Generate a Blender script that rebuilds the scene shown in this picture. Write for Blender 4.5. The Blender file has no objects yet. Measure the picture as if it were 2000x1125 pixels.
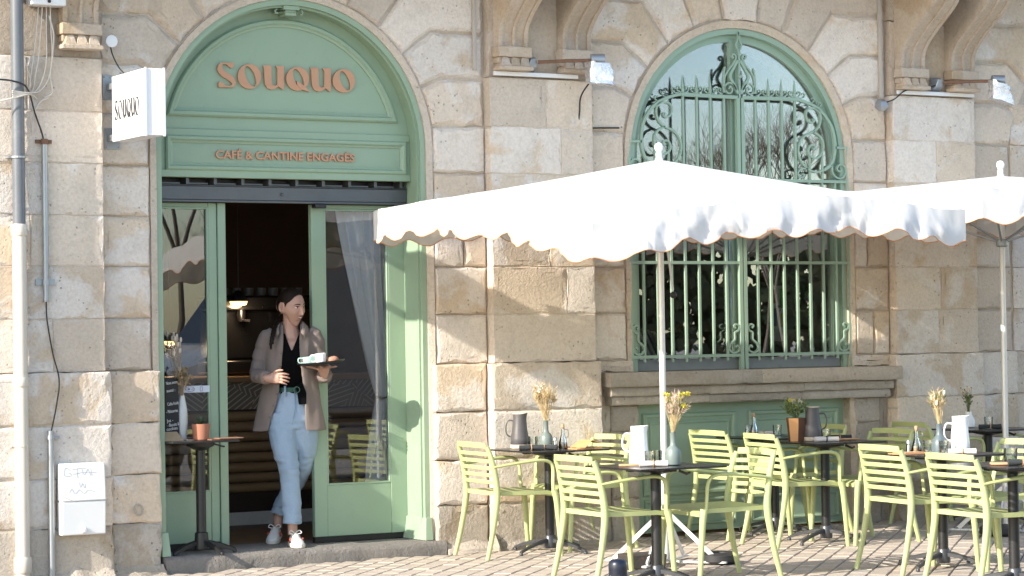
import bpy, bmesh, math, random
import numpy as np
from mathutils import Matrix, Vector, noise as mnoise
random.seed(7); rng = np.random.default_rng(7)
scene = bpy.context.scene
COL = scene.collection
R = math.radians

# ------------------------------------------------------------------ camera
YAW, PITCH, ROLL = R(30.04), R(1.12), R(-.878)
fwd = Vector((math.sin(YAW)*math.cos(PITCH), math.cos(YAW)*math.cos(PITCH), math.sin(PITCH)))
rgt0 = Vector((math.cos(YAW), -math.sin(YAW), 0)); up0 = rgt0.cross(fwd)
rgt = rgt0*math.cos(ROLL)+up0*math.sin(ROLL); upv = -rgt0*math.sin(ROLL)+up0*math.cos(ROLL)
cam = bpy.data.cameras.new('camera'); cam_o = bpy.data.objects.new('camera', cam); COL.objects.link(cam_o)
cam.lens = 85; cam.sensor_width = 36; cam.clip_end = 2000; cam.clip_start = .1
M = Matrix.Identity(4)
for i in range(3):
    M[i][0] = rgt[i]; M[i][1] = upv[i]; M[i][2] = -fwd[i]
M[0][3], M[1][3], M[2][3] = 0, -15, 1.52
cam_o.matrix_world = M
scene.camera = cam_o

# ------------------------------------------------------------------ sky, sun, exposure
SUN_AZ, SUN_EL = R(10), R(26.5)            # sun stands left, 10 degrees in front of the wall plane
world = bpy.data.worlds.new('World'); scene.world = world; world.use_nodes = True
wn = world.node_tree.nodes; wl = world.node_tree.links
sky = wn.new('ShaderNodeTexSky'); sky.sky_type = 'NISHITA'; sky.sun_disc = False
sky.sun_elevation = SUN_EL; sky.sun_rotation = math.atan2(-math.cos(SUN_AZ), -math.sin(SUN_AZ)) % (2*math.pi)
sky.air_density = 1.0; sky.dust_density = .7; sky.ozone_density = 1.0
wl.new(sky.outputs[0], wn['Background'].inputs[0]); wn['Background'].inputs[1].default_value = .15
sl = bpy.data.lights.new('sun', 'SUN'); sl.energy = 3.6; sl.angle = R(.53); sl.color = (1, .93, .82)
so = bpy.data.objects.new('sun', sl); COL.objects.link(so)
ld = Vector((math.cos(SUN_AZ)*math.cos(SUN_EL), math.sin(SUN_AZ)*math.cos(SUN_EL), -math.sin(SUN_EL)))
so.rotation_euler = ld.to_track_quat('-Z', 'Y').to_euler(); so.location = (0, -10, 20)
scene.view_settings.view_transform = 'Standard'; scene.view_settings.look = 'None'
scene.view_settings.gamma = 1; scene.view_settings.exposure = 1.40
scene.cycles.max_bounces = 10; scene.cycles.transparent_max_bounces = 16
scene.cycles.use_denoising = True

# ------------------------------------------------------------------ helpers
def link(o): COL.objects.link(o); return o
def tag(o, label=None, cat=None, group=None, kind=None):
    if label: o['label'] = label
    if cat: o['category'] = cat
    if group: o['group'] = group
    if kind: o['kind'] = kind
    return o
def thing(name, label, cat, loc=(0,0,0), rz=0, group=None):
    o = link(bpy.data.objects.new(name, None)); o.empty_display_size = .1
    o.location = loc; o.rotation_euler = (0,0,rz)
    return tag(o, label, cat, group)
def setpar(o, parent):
    o.parent = parent
    if parent is not None and parent.parent is None:
        o.matrix_parent_inverse = Matrix.LocRotScale(parent.location, parent.rotation_euler, None).inverted()
class MB:
    """collects geometry; build() links it as one mesh object"""
    def __init__(s): s.v = []; s.f = []; s.m = []
    def add(s, verts, faces, mi=0):
        b = len(s.v); s.v += [tuple(v) for v in verts]; s.f += [tuple(b+i for i in f) for f in faces]; s.m += [mi]*len(faces); return s
    def box(s, x0, x1, y0, y1, z0, z1, mi=0):
        return s.add([(x0,y0,z0),(x1,y0,z0),(x1,y1,z0),(x0,y1,z0),(x0,y0,z1),(x1,y0,z1),(x1,y1,z1),(x0,y1,z1)],
                     [(0,3,2,1),(4,5,6,7),(0,1,5,4),(1,2,6,5),(2,3,7,6),(3,0,4,7)], mi)
    def loft(s, rings, cap=True, closed=False, mi=0):
        n = len(rings[0]); vs = [p for r in rings for p in r]; fs = []
        k = len(rings)
        for i in range(k if closed else k-1):
            a = i*n; b = ((i+1) % k)*n
            for j in range(n):
                j2 = (j+1) % n; fs.append((a+j, a+j2, b+j2, b+j))
        if cap and not closed:
            fs.append(tuple(range(n-1,-1,-1))); fs.append(tuple(range((k-1)*n, k*n)))
        return s.add(vs, fs, mi)
    def tube(s, pts, r, n=8, cap=True, closed=False, mi=0, flat=1.0, ref=None):
        """round (or flattened) tube along a polyline; r number or list"""
        P = [Vector(p) for p in pts]; k = len(P); rings = []
        rr = r if isinstance(r, (list, tuple)) else [r]*k
        prev = None
        for i in range(k):
            if closed: t = P[(i+1) % k]-P[i-1]
            else: t = P[min(i+1,k-1)]-P[max(i-1,0)]
            if t.length < 1e-9: t = Vector((0,0,1))
            t.normalize()
            if prev is None:
                u = Vector(ref) if ref is not None else (Vector((0,0,1)) if abs(t.z) < .9 else Vector((1,0,0)))
            else: u = prev
            u = u - t*u.dot(t)
            if u.length < 1e-6: u = Vector((0,1,0)) - t*t.y
            u.normalize(); prev = u; w = t.cross(u)
            rings.append([P[i]+(u*math.cos(2*math.pi*j/n)+w*math.sin(2*math.pi*j/n)*flat)*rr[i] for j in range(n)])
        return s.loft(rings, cap, closed, mi)
    def bar(s, pts, w, h, ref=(0,-1,0), mi=0):
        """rectangular bar along polyline; ref = direction of h"""
        P = [Vector(p) for p in pts]; rings = []
        ww = w if isinstance(w, (list, tuple)) else [w]*len(P); hh = h if isinstance(h, (list, tuple)) else [h]*len(P)
        for i in range(len(P)):
            t = (P[min(i+1,len(P)-1)]-P[max(i-1,0)]).normalized()
            u = Vector(ref); u = (u-t*u.dot(t)).normalized(); q = t.cross(u)
            rings.append([P[i]+q*a*ww[i]/2+u*b*hh[i]/2 for a, b in ((-1,-1),(1,-1),(1,1),(-1,1))])
        return s.loft(rings, mi=mi)
    def lathe(s, prof, n=20, c=(0,0,0), mi=0, cap=True):
        rings = [[(c[0]+r*math.cos(2*math.pi*j/n), c[1]+r*math.sin(2*math.pi*j/n), c[2]+z) for j in range(n)] for r, z in prof]
        return s.loft(rings, cap, mi=mi)
    def prism(s, poly, y0, y1, mi=0):
        """polygon in (x,z) extruded along y"""
        return s.loft([[(x,y0,z) for x, z in poly], [(x,y1,z) for x, z in poly]], mi=mi)
    def sphere(s, c, r, n=10, m=7, mi=0, sc=(1,1,1)):
        prof = [[(c[0]+sc[0]*r*math.sin(math.pi*i/m)*math.cos(2*math.pi*j/n), c[1]+sc[1]*r*math.sin(math.pi*i/m)*math.sin(2*math.pi*j/n), c[2]-sc[2]*r*math.cos(math.pi*i/m)) for j in range(n)] for i in range(1,m)]
        return s.loft(prof, mi=mi)
    def build(s, name, mat, parent=None, smooth=False, bevel=0, seg=2, angle=40):
        me = bpy.data.meshes.new(name); me.from_pydata(s.v, [], s.f)
        mats = mat if isinstance(mat, (list, tuple)) else [mat]
        for mm in mats: me.materials.append(mm)
        if len(mats) > 1: me.polygons.foreach_set('material_index', s.m)
        bm = bmesh.new(); bm.from_mesh(me); bmesh.ops.recalc_face_normals(bm, faces=bm.faces); bm.to_mesh(me); bm.free()
        o = link(bpy.data.objects.new(name, me))
        if smooth: smooth_by_angle(me, angle)
        if bevel:
            b = o.modifiers.new('bevel', 'BEVEL'); b.width = bevel; b.segments = seg; b.limit_method = 'ANGLE'; b.angle_limit = R(35)
            if not smooth: smooth_by_angle(me, 30)
        if parent is not None: setpar(o, parent)
        return o
def smooth_by_angle(me, deg):
    me.polygons.foreach_set('use_smooth', [True]*len(me.polygons))
    bm = bmesh.new(); bm.from_mesh(me)
    for e in bm.edges:
        if len(e.link_faces) == 2 and e.calc_face_angle(0) > R(deg): e.smooth = False
    bm.to_mesh(me); bm.free()
def eval_mesh(o, name):
    dg = bpy.context.evaluated_depsgraph_get(); e = o.evaluated_get(dg)
    me = bpy.data.meshes.new_from_object(e, depsgraph=dg); me.name = name; return me
def curve_mesh(name, splines, extrude, mat, parent=None, y=0.0, bevel=0):
    """closed 2-D outlines in (x,z), filled with holes and extruded along y"""
    cu = bpy.data.curves.new(name, 'CURVE'); cu.dimensions = '2D'; cu.fill_mode = 'BOTH'; cu.extrude = extrude/2; cu.bevel_depth = bevel
    for pts in splines:
        sp = cu.splines.new('POLY'); sp.points.add(len(pts)-1); sp.use_cyclic_u = True
        for p, (x, z) in zip(sp.points, pts): p.co = (x, z, 0, 1)
    t = link(bpy.data.objects.new(name, cu)); me = eval_mesh(t, name)
    bpy.data.objects.remove(t); bpy.data.curves.remove(cu)
    me.transform(Matrix.Rotation(R(90), 4, 'X')); me.transform(Matrix.Translation((0, y, 0)))
    me.materials.clear(); me.materials.append(mat)
    o = link(bpy.data.objects.new(name, me))
    if parent is not None: setpar(o, parent)
    return o
def text_mesh(name, body, size, extrude, mat, parent=None, offset=0, bold=0, loc=(0,0,0)):
    cu = bpy.data.curves.new(name, 'FONT'); cu.body = body; cu.size = size; cu.extrude = extrude; cu.offset = bold
    t = link(bpy.data.objects.new(name, cu)); me = eval_mesh(t, name); bpy.data.objects.remove(t); bpy.data.curves.remove(cu)
    me.transform(Matrix.Translation(loc) @ Matrix.Rotation(R(90), 4, 'X'))
    me.materials.clear(); me.materials.append(mat)
    o = link(bpy.data.objects.new(name, me))
    if parent is not None: setpar(o, parent)
    return o
def copy_tree(root, parent=None):
    c = root.copy(); COL.objects.link(c)
    if parent is not None: c.parent = parent
    for ch in [x for x in root.children]: copy_tree(ch, c)
    return c
def gz(x): return .006*(x-8)

# ------------------------------------------------------------------ materials
MATS = {}
def nodes(name):
    m = bpy.data.materials.new(name); m.use_nodes = True; nt = m.node_tree
    return m, nt.nodes, nt.links, nt.nodes['Principled BSDF']
def N(nn, t, **kw):
    n = nn.new(t)
    for k, v in kw.items():
        if k in n.inputs: n.inputs[k].default_value = v
        else: setattr(n, k, v)
    return n
def ramp(nn, p0, p1, c0=(0,0,0,1), c1=(1,1,1,1)):
    r = nn.new('ShaderNodeValToRGB'); e = r.color_ramp.elements
    e[0].position = p0; e[0].color = c0; e[1].position = p1; e[1].color = c1; return r
def mixc(nn, ll, fac, a, b, mode='MIX'):
    m = nn.new('ShaderNodeMix'); m.data_type = 'RGBA'; m.blend_type = mode
    for sock, val in ((m.inputs[0], fac), (m.inputs[6], a), (m.inputs[7], b)):
        if hasattr(val, 'is_linked') or hasattr(val, 'links'): ll.new(val, sock)
        elif isinstance(val, (int, float)): sock.default_value = val
        else: sock.default_value = (*val[:3], 1)
    return m.outputs[2]
def coords(nn, ll, rnd=True, scale=(1,1,1)):
    tc = nn.new('ShaderNodeTexCoord'); mp = nn.new('ShaderNodeMapping'); mp.inputs['Scale'].default_value = scale
    ll.new(tc.outputs['Object'], mp.inputs['Vector'])
    if rnd:
        oi = nn.new('ShaderNodeObjectInfo'); cb = nn.new('ShaderNodeVectorMath'); cb.operation = 'SCALE'
        cb.inputs[0].default_value = (37, 51, 23); ll.new(oi.outputs['Random'], cb.inputs['Scale']); ll.new(cb.outputs[0], mp.inputs['Location'])
    return mp.outputs[0]
def simple(name, col, rough=.5, metal=0, var=.12, vscale=6, bump=0, bscale=60, rnd=True, spec=.5, dirt=0, dirtcol=(.1,.08,.06), coat=0):
    m, nn, ll, b = nodes(name); v = coords(nn, ll, rnd)
    n1 = N(nn, 'ShaderNodeTexNoise', Scale=vscale, Detail=6, Roughness=.6); ll.new(v, n1.inputs['Vector'])
    lo = [c*(1-var) for c in col]; hi = [min(1, c*(1+var)) for c in col]
    c = mixc(nn, ll, n1.outputs[0], lo, hi)
    if dirt:
        n3 = N(nn, 'ShaderNodeTexNoise', Scale=vscale*1.7, Detail=8, Roughness=.7); ll.new(v, n3.inputs['Vector'])
        r = ramp(nn, .55, .75); ll.new(n3.outputs[0], r.inputs[0])
        mu = N(nn, 'ShaderNodeMath', operation='MULTIPLY'); mu.inputs[1].default_value = dirt; ll.new(r.outputs[0], mu.inputs[0])
        c = mixc(nn, ll, mu.outputs[0], c, dirtcol)
    ll.new(c, b.inputs['Base Color'])
    rr = N(nn, 'ShaderNodeMapRange'); rr.inputs[3].default_value = max(0, rough-.08); rr.inputs[4].default_value = min(1, rough+.08)
    ll.new(n1.outputs[0], rr.inputs[0]); ll.new(rr.outputs[0], b.inputs['Roughness'])
    b.inputs['Metallic'].default_value = metal; b.inputs['Specular IOR Level'].default_value = spec; b.inputs['Coat Weight'].default_value = coat
    if bump:
        n2 = N(nn, 'ShaderNodeTexNoise', Scale=bscale, Detail=5, Roughness=.65); ll.new(v, n2.inputs['Vector'])
        bp = N(nn, 'ShaderNodeBump', Strength=bump, Distance=.01); ll.new(n2.outputs[0], bp.inputs['Height']); ll.new(bp.outputs[0], b.inputs['Normal'])
    MATS[name] = m; return m
def stone_mat(name, c1, c2, lime=.45, pits=.8, bump=.5, grime=.35):
    m, nn, ll, b = nodes(name); v = coords(nn, ll)
    oi = nn.new('ShaderNodeObjectInfo')
    n1 = N(nn, 'ShaderNodeTexNoise', Scale=2.6, Detail=8, Roughness=.65); ll.new(v, n1.inputs['Vector'])
    c = mixc(nn, ll, n1.outputs[0], c1, c2)
    # per-stone tint
    hs = nn.new('ShaderNodeHueSaturation'); ll.new(c, hs.inputs['Color'])
    mr = N(nn, 'ShaderNodeMapRange'); mr.inputs[3].default_value = .86; mr.inputs[4].default_value = 1.12; ll.new(oi.outputs['Random'], mr.inputs[0]); ll.new(mr.outputs[0], hs.inputs['Value'])
    ws = N(nn, 'ShaderNodeTexWhiteNoise', noise_dimensions='1D'); ll.new(oi.outputs['Random'], ws.inputs['W'])
    m2 = N(nn, 'ShaderNodeMapRange'); m2.inputs[3].default_value = .75; m2.inputs[4].default_value = 1.25; ll.new(ws.outputs[0], m2.inputs[0]); ll.new(m2.outputs[0], hs.inputs['Saturation'])
    c = hs.outputs[0]
    # old lime wash patches, sharp ragged borders
    n2 = N(nn, 'ShaderNodeTexNoise', Scale=2.1, Detail=10, Roughness=.58, Distortion=.4); ll.new(v, n2.inputs['Vector'])
    add = N(nn, 'ShaderNodeMath', operation='MULTIPLY_ADD'); add.inputs[1].default_value = .30; ll.new(ws.outputs[0], add.inputs[0]); ll.new(n2.outputs[0], add.inputs[2])
    r = ramp(nn, .63, .70); ll.new(add.outputs[0], r.inputs[0])
    mu = N(nn, 'ShaderNodeMath', operation='MULTIPLY'); mu.inputs[1].default_value = lime*.72; ll.new(r.outputs[0], mu.inputs[0])
    c = mixc(nn, ll, mu.outputs[0], c, (.76,.735,.71))
    # fine speckle
    n5 = N(nn, 'ShaderNodeTexNoise', Scale=46, Detail=5, Roughness=.7); ll.new(v, n5.inputs['Vector'])
    r5 = ramp(nn, .30, .60, (.87,.85,.82,1), (1.03,1.03,1.03,1)); ll.new(n5.outputs[0], r5.inputs[0])
    c = mixc(nn, ll, 1.0, c, r5.outputs[0], 'MULTIPLY')
    # grime
    n3 = N(nn, 'ShaderNodeTexNoise', Scale=4.3, Detail=9, Roughness=.72); ll.new(v, n3.inputs['Vector'])
    r3 = ramp(nn, .52, .74); ll.new(n3.outputs[0], r3.inputs[0])
    mg = N(nn, 'ShaderNodeMath', operation='MULTIPLY'); mg.inputs[1].default_value = grime; ll.new(r3.outputs[0], mg.inputs[0])
    c = mixc(nn, ll, mg.outputs[0], c, (.20,.165,.13))
    # pits
    vo = N(nn, 'ShaderNodeTexVoronoi', Scale=26); ll.new(v, vo.inputs['Vector'])
    vr = ramp(nn, .10, .20, (1,1,1,1), (0,0,0,1)); ll.new(vo.outputs['Distance'], vr.inputs[0])
    n4 = N(nn, 'ShaderNodeTexNoise', Scale=7, Detail=3); ll.new(v, n4.inputs['Vector'])
    r4 = ramp(nn, .50, .62); ll.new(n4.outputs[0], r4.inputs[0])
    pm = N(nn, 'ShaderNodeMath', operation='MULTIPLY'); ll.new(vr.outputs[0], pm.inputs[0]); ll.new(r4.outputs[0], pm.inputs[1])
    pk = N(nn, 'ShaderNodeMath', operation='MULTIPLY'); pk.inputs[1].default_value = pits*.7; ll.new(pm.outputs[0], pk.inputs[0])
    c = mixc(nn, ll, pk.outputs[0], c, (.16,.13,.10))
    ll.new(c, b.inputs['Base Color']); b.inputs['Roughness'].default_value = .92; b.inputs['Specular IOR Level'].default_value = .2
    # relief
    h1 = N(nn, 'ShaderNodeMath', operation='MULTIPLY_ADD'); h1.inputs[1].default_value = -.8; ll.new(pm.outputs[0], h1.inputs[0]); ll.new(n5.outputs[0], h1.inputs[2])
    h2 = N(nn, 'ShaderNodeMath', operation='MULTIPLY_ADD'); h2.inputs[1].default_value = 1.2; ll.new(n3.outputs[0], h2.inputs[0]); ll.new(h1.outputs[0], h2.inputs[2])
    h3 = N(nn, 'ShaderNodeMath', operation='MULTIPLY_ADD'); h3.inputs[1].default_value = .5; ll.new(r.outputs[0], h3.inputs[0]); ll.new(h2.outputs[0], h3.inputs[2])
    bp = N(nn, 'ShaderNodeBump', Strength=min(1,bump*1.5), Distance=.012); ll.new(h3.outputs[0], bp.inputs['Height']); ll.new(bp.outputs[0], b.inputs['Normal'])
    MATS[name] = m; return m
def glass_mat(name, tint=(.9,.93,.92), ior=1.5, boost=1.0, rough=0.0):
    m = bpy.data.materials.new(name); m.use_nodes = True; nt = m.node_tree; nn = nt.nodes; ll = nt.links; nn.clear()
    o = nn.new('ShaderNodeOutputMaterial'); mx = nn.new('ShaderNodeMixShader'); tr = nn.new('ShaderNodeBsdfTransparent'); gl = nn.new('ShaderNodeBsdfGlossy')
    tr.inputs[0].default_value = (*tint, 1); gl.inputs['Roughness'].default_value = rough; gl.inputs[0].default_value = (1,1,1,1)
    fr = nn.new('ShaderNodeFresnel'); fr.inputs[0].default_value = ior
    mu = N(nn, 'ShaderNodeMath', operation='MULTIPLY', use_clamp=True); mu.inputs[1].default_value = boost
    ll.new(fr.outputs[0], mu.inputs[0]); ll.new(mu.outputs[0], mx.inputs[0]); ll.new(tr.outputs[0], mx.inputs[1]); ll.new(gl.outputs[0], mx.inputs[2]); ll.new(mx.outputs[0], o.inputs[0])
    MATS[name] = m; return m
def emit_mat(name, col, strength):
    m, nn, ll, b = nodes(name); b.inputs['Base Color'].default_value = (*col,1); b.inputs['Emission Color'].default_value = (*col,1); b.inputs['Emission Strength'].default_value = strength
    MATS[name] = m; return m

LIME = stone_mat('limestone', (.68,.565,.445), (.57,.46,.35), lime=.75, grime=.32)
LIMEP = stone_mat('pier_limestone', (.69,.58,.46), (.58,.475,.365), lime=.75, grime=.24)
SILLS = stone_mat('sill_limestone', (.45,.395,.325), (.37,.315,.255), lime=.15, grime=.5)
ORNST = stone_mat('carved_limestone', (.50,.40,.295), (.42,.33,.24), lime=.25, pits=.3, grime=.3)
MORT = stone_mat('mortar', (.60,.50,.39), (.52,.42,.32), lime=.3, pits=.2, grime=.3, bump=.8)
DIRTY = stone_mat('stained_limestone', (.44,.37,.29), (.31,.26,.20), lime=.35, grime=.75, pits=1.0, bump=.9)
THR = stone_mat('threshold_stone', (.23,.215,.20), (.15,.14,.13), lime=.0, pits=.5, grime=.4)
GREEN = simple('green_paint', (.265,.358,.25), rough=.45, var=.07, vscale=2.2, bump=.14, bscale=45, dirt=.24, dirtcol=(.165,.205,.15))
GRILLE = simple('grille_green_paint', (.265,.37,.28), rough=.4, var=.06, vscale=5, bump=.05, bscale=80, dirt=.1, dirtcol=(.1,.14,.1))
COPPER = simple('copper_letters', (.50,.26,.15), rough=.45, metal=.15, var=.12, vscale=9)
DMETAL = simple('shutter_metal', (.105,.11,.115), rough=.45, metal=.5, var=.25, vscale=7, dirt=.25, dirtcol=(.16,.14,.12))
BLACK = simple('black_metal', (.012,.012,.013), rough=.42, var=.2, vscale=8, bump=.05, bscale=150)
GREYM = simple('cast_grey_metal', (.06,.062,.068), rough=.38, metal=.4, var=.25, vscale=12, dirt=.2, dirtcol=(.2,.2,.2))
WHITEP = simple('white_plastic', (.72,.72,.71), rough=.42, var=.04, vscale=4, dirt=.10, dirtcol=(.42,.40,.37))
GLASS = glass_mat('window_glass', (.96,.97,.97), 1.52, 1.6)
GLASSW = glass_mat('arch_window_glass', (.86,.88,.89), 1.52, 3.0)
TGLASS = glass_mat('table_glass', (.93,.95,.95), 1.5, 1.5)
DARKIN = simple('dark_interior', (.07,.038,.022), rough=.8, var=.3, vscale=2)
# ================================================================== SETTING: stone building
XD, XW, XN, ZS, AR = 6.99, 10.715, 14.44, 2.83, 1.0     # door, window, next arch centre; springing; radius
bld = thing('stone_building', 'weathered limestone building front with two tall rusticated arches and carved consoles', 'building', (9, 0, 0))
def arch_pts(xc, r, z0, n=40):
    return [(xc-r, z0)] + [(xc-r*math.cos(math.pi*i/n), ZS+r*math.sin(math.pi*i/n)) for i in range(n+1)] + [(xc+r, z0)]
core = curve_mesh('wall', [[(1,-.3),(19,-.3),(19,9),(1,9)], arch_pts(XD, 1.015, .0), arch_pts(XW, 1.0, .0)], .5, MORT, bld, y=.278)   # front at y=.028
def resample(poly, step):
    out = []
    for i in range(len(poly)):
        a = np.array(poly[i], float); b = np.array(poly[(i+1) % len(poly)], float); k = max(1, int(np.linalg.norm(b-a)/step+.5))
        out += [a+(b-a)*t/k for t in range(k)]
    return np.array(out)
def inset(P, d):
    n = len(P); Q = []
    for i in range(n):
        a, b, c = P[i-1], P[i], P[(i+1) % n]
        e1 = (b-a)/(np.linalg.norm(b-a)+1e-9); e2 = (c-b)/(np.linalg.norm(c-b)+1e-9)
        n1 = np.array([-e1[1], e1[0]]); n2 = np.array([-e2[1], e2[0]]); m = n1+n2; L = np.linalg.norm(m)
        m = n1 if L < .2 else m/L
        Q.append(b+m*d/max(.5, m@n1))
    return np.array(Q)
def stone(poly, yf=0.0, yb=.07, ch=.014, cd=.022, jit=.005, mat=None, gap=.004, name='stone', parent=None):
    P = np.array(poly, float)
    A = sum(P[i][0]*P[(i+1) % len(P)][1]-P[(i+1) % len(P)][0]*P[i][1] for i in range(len(P)))
    if A < 0: P = P[::-1]
    P = resample(inset(P, gap), .075); P = P+rng.normal(0, jit*.6, P.shape)
    chip = np.abs(rng.normal(0, 1, (len(P),1)))**3*.004; F = inset(P, ch)+rng.normal(0, jit*.9, P.shape); G = inset(P, ch+.035)
    mid = inset(P, ch*.45)
    nrm_ = inset(P, .01)-P; nrm_ /= (np.linalg.norm(nrm_, axis=1, keepdims=True)+1e-9); chip = np.minimum(chip, .022); F = F+nrm_*chip; mid = mid+nrm_*chip*.5
    mb = MB(); yy = lambda s: rng.normal(0, s, len(P))
    rings = []
    for Q, y, s in ((P, yb, 0), (P, yf+cd, .0015), (mid, yf+cd*.45, .002), (F, yf+.002, .0022), (G, yf, .0025)):
        j = yy(s) if s else np.zeros(len(P)); rings.append([(q[0], y+d, q[1]) for q, d in zip(Q, j)])
    mb.loft(rings, cap=True)
    o = mb.build(name, mat or LIME, parent or bld, smooth=True, angle=11)
    return o
ZC = [-.05, .324, .64, .985, 1.325, 1.67, 2.01, 2.34, 2.675, 3.01]          # course lines of the jambs
JA = [9.0, 24.4, 38.6, 52.7, 67.5, 82.0]                                   # voussoir joint angles
JZ = [3.01, 3.345, 3.675, 3.99, 4.32, None]
RI = 1.062
def pol(xc, sg, r, a): return (xc+sg*r*math.cos(R(a)), ZS+r*math.sin(R(a)))
def arch_side(xc, sg, xe, rough=True):
    """rusticated stones on one side (sg=-1 left) of an arch, out to the pier edge xe"""
    for k in range(len(ZC)-1):
        z0, z1 = ZC[k], ZC[k+1]; base = z1 <= 1.33
        if base: continue
        if k == len(ZC)-2: # springing block, curved inner edge
            a1 = JA[0]; poly = [(xc+sg*RI, z0), (xe, z0), (xe, z1), pol(xc, sg, RI+.012, a1), pol(xc, sg, RI, 3)]
        else: poly = [(xc+sg*RI, z0), (xe, z0), (xe, z1), (xc+sg*RI, z1)]
        w = abs(xe-xc)-RI
        if rng.random() < .3 and w > .3:
            xm = xc+sg*(RI+w*rng.uniform(.38,.62)); xs = sorted([xc+sg*RI, xm, xe])
            if k == len(ZC)-2: stone(poly)
            else:
                stone([(xs[0],z0),(xs[1],z0),(xs[1],z1),(xs[0],z1)], ch=.013, cd=.02); stone([(xs[1],z0),(xs[2],z0),(xs[2],z1),(xs[1],z1)], ch=.013, cd=.02)
        else: stone(poly)
    for k in range(5):
        a0, a1 = JA[k], JA[k+1]; z0, z1 = JZ[k], JZ[k+1]
        kn0 = (z0-ZS)/math.sin(R(a0)) if k else RI+.03
        arc = [pol(xc, sg, RI, a0+(a1-a0)*t/4) for t in range(5)]
        if z1 is None:
            poly = arc+[pol(xc, sg, 1.9, a1), pol(xc, sg, 1.7, a0+4), pol(xc, sg, kn0, a0)]
        else:
            kn1 = (z1-ZS)/math.sin(R(a1)); p1 = pol(xc, sg, kn1, a1); p0 = pol(xc, sg, kn0, a0)
            poly = arc+[p1]
            if (xe-p1[0])*sg > .03: poly += [(xe, z1)]
            poly += [(xe, z0), p0]
        stone(poly, ch=.026, cd=.035)
def keystone(xc):
    a = R(8)
    stone([(xc-RI*math.sin(a), ZS+RI*math.cos(a)), (xc, ZS+RI), (xc+RI*math.sin(a), ZS+RI*math.cos(a)), (xc+1.95*math.sin(a), ZS+1.9), (xc-1.95*math.sin(a), ZS+1.9)], yf=-.03, ch=.026)
PE = [(4.78, 5.575), (8.475, 9.335), (12.115, 12.955)]                      # piers
arch_side(XD, -1, PE[0][1]); arch_side(XD, 1, PE[1][0]); keystone(XD)
arch_side(XW, -1, PE[1][1]); arch_side(XW, 1, PE[2][0]); keystone(XW)
arch_side(XN, -1, PE[2][1])
# plain border band round each opening
def band(xc, r0, name='arch_border', right_only=None, mat=None):
    mb = MB(); n = 44; yf, yb = .006, .07
    path = [(-1, ZS-z) for z in np.linspace(ZS-.09, .02, 16)]
    prof = []
    for sg_a in np.linspace(180, 0, n):
        prof.append((math.cos(R(sg_a)), math.sin(R(sg_a))))
    inner = [(xc-r0, z) for z in np.linspace(.095, ZS-.02, 18)] + [(xc+r0*c, ZS+r0*s) for c, s in prof] + [(xc+r0, z) for z in np.linspace(ZS-.02, .095, 18)]
    r1 = RI-.004
    outer = [(xc-r1, z) for z in np.linspace(.095, ZS-.02, 18)] + [(xc+r1*c, ZS+r1*s) for c, s in prof] + [(xc+r1, z) for z in np.linspace(ZS-.02, .095, 18)]
    rings = []
    for (a, b), (c, d) in zip(inner, outer):
        j = rng.normal(0, .002, 4)
        rings.append([(a, yf+.012+j[0], b), (a+j[1], yb+.25, b), (c, yb, d), (c, yf+j[2], d)])
    mb.loft(rings)
    return mb.build(name, mat or MORT, bld, smooth=True, angle=40)
band(XD, 1.012); band(XW, 1.0)
# --- piers: plain large blocks standing 75 mm proud
PC = [1.325, 1.67, 2.01, 2.34, 2.675, 3.01, 3.36]
for pi, (xa, xb) in enumerate(PE):
    for k in range(len(PC)-1):
        z0, z1 = PC[k], PC[k+1]
        cuts = [xa, xb]
        s = (k+pi) % 3
        if s == 0: cuts = [xa, xa+(xb-xa)*rng.uniform(.48,.56), xb]
        elif s == 2: cuts = [xa, xa+(xb-xa)*rng.uniform(.28,.72), xb]
        for a, b in zip(cuts[:-1], cuts[1:]): stone([(a,z0),(b,z0),(b,z1),(a,z1)], yf=-.075, yb=.06, ch=.006, cd=.006, jit=.003, gap=.0025, mat=LIMEP)
    # frieze zone behind the consoles
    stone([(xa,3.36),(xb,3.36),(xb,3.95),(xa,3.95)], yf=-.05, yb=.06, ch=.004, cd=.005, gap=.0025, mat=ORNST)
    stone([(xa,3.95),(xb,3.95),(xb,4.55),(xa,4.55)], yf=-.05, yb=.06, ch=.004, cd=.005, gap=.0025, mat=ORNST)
for xa, xb in PE:     # mortar filling the thin joints of the piers
    mb = MB(); mb.box(xa+.006, xb-.006, -.069, .055, 1.33, 3.36); mb.build('mortar_bed', MORT, bld)
    mb = MB(); mb.box(xa-.022, xb+.022, -.094, .055, -.1, 1.318); mb.build('mortar_bed', MORT, bld)
# --- base courses, a little prouder and rougher
BZ = [-.06, .33, .645, .985, 1.325]
for pi, (xa, xb) in enumerate(PE):
    for k in range(4):
        z0, z1 = BZ[k], BZ[k+1]
        cuts = [xa-.03, xb+.03]
        if k == 1: cuts = [xa-.03, (xa+xb)/2+.05, xb+.03]
        for a, b in zip(cuts[:-1], cuts[1:]): stone([(a,z0),(b,z0),(b,z1),(a,z1)], yf=-.105, yb=.06, ch=.012, cd=.012, jit=.006, gap=.003, mat=DIRTY if k == 0 else LIMEP)
def base_side(xa, xb):
    for k in range(4):
        stone([(xa,BZ[k]),(xb,BZ[k]),(xb,BZ[k+1]),(xa,BZ[k+1])], yf=-.035, yb=.06, ch=.014, cd=.016, jit=.007, gap=.003, mat=DIRTY if k == 0 else LIME)
base_side(PE[0][1]+.034, XD-1.02); base_side(XD+1.03, PE[1][0]-.034)
base_side(PE[2][1]+.034, 13.4)
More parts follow.
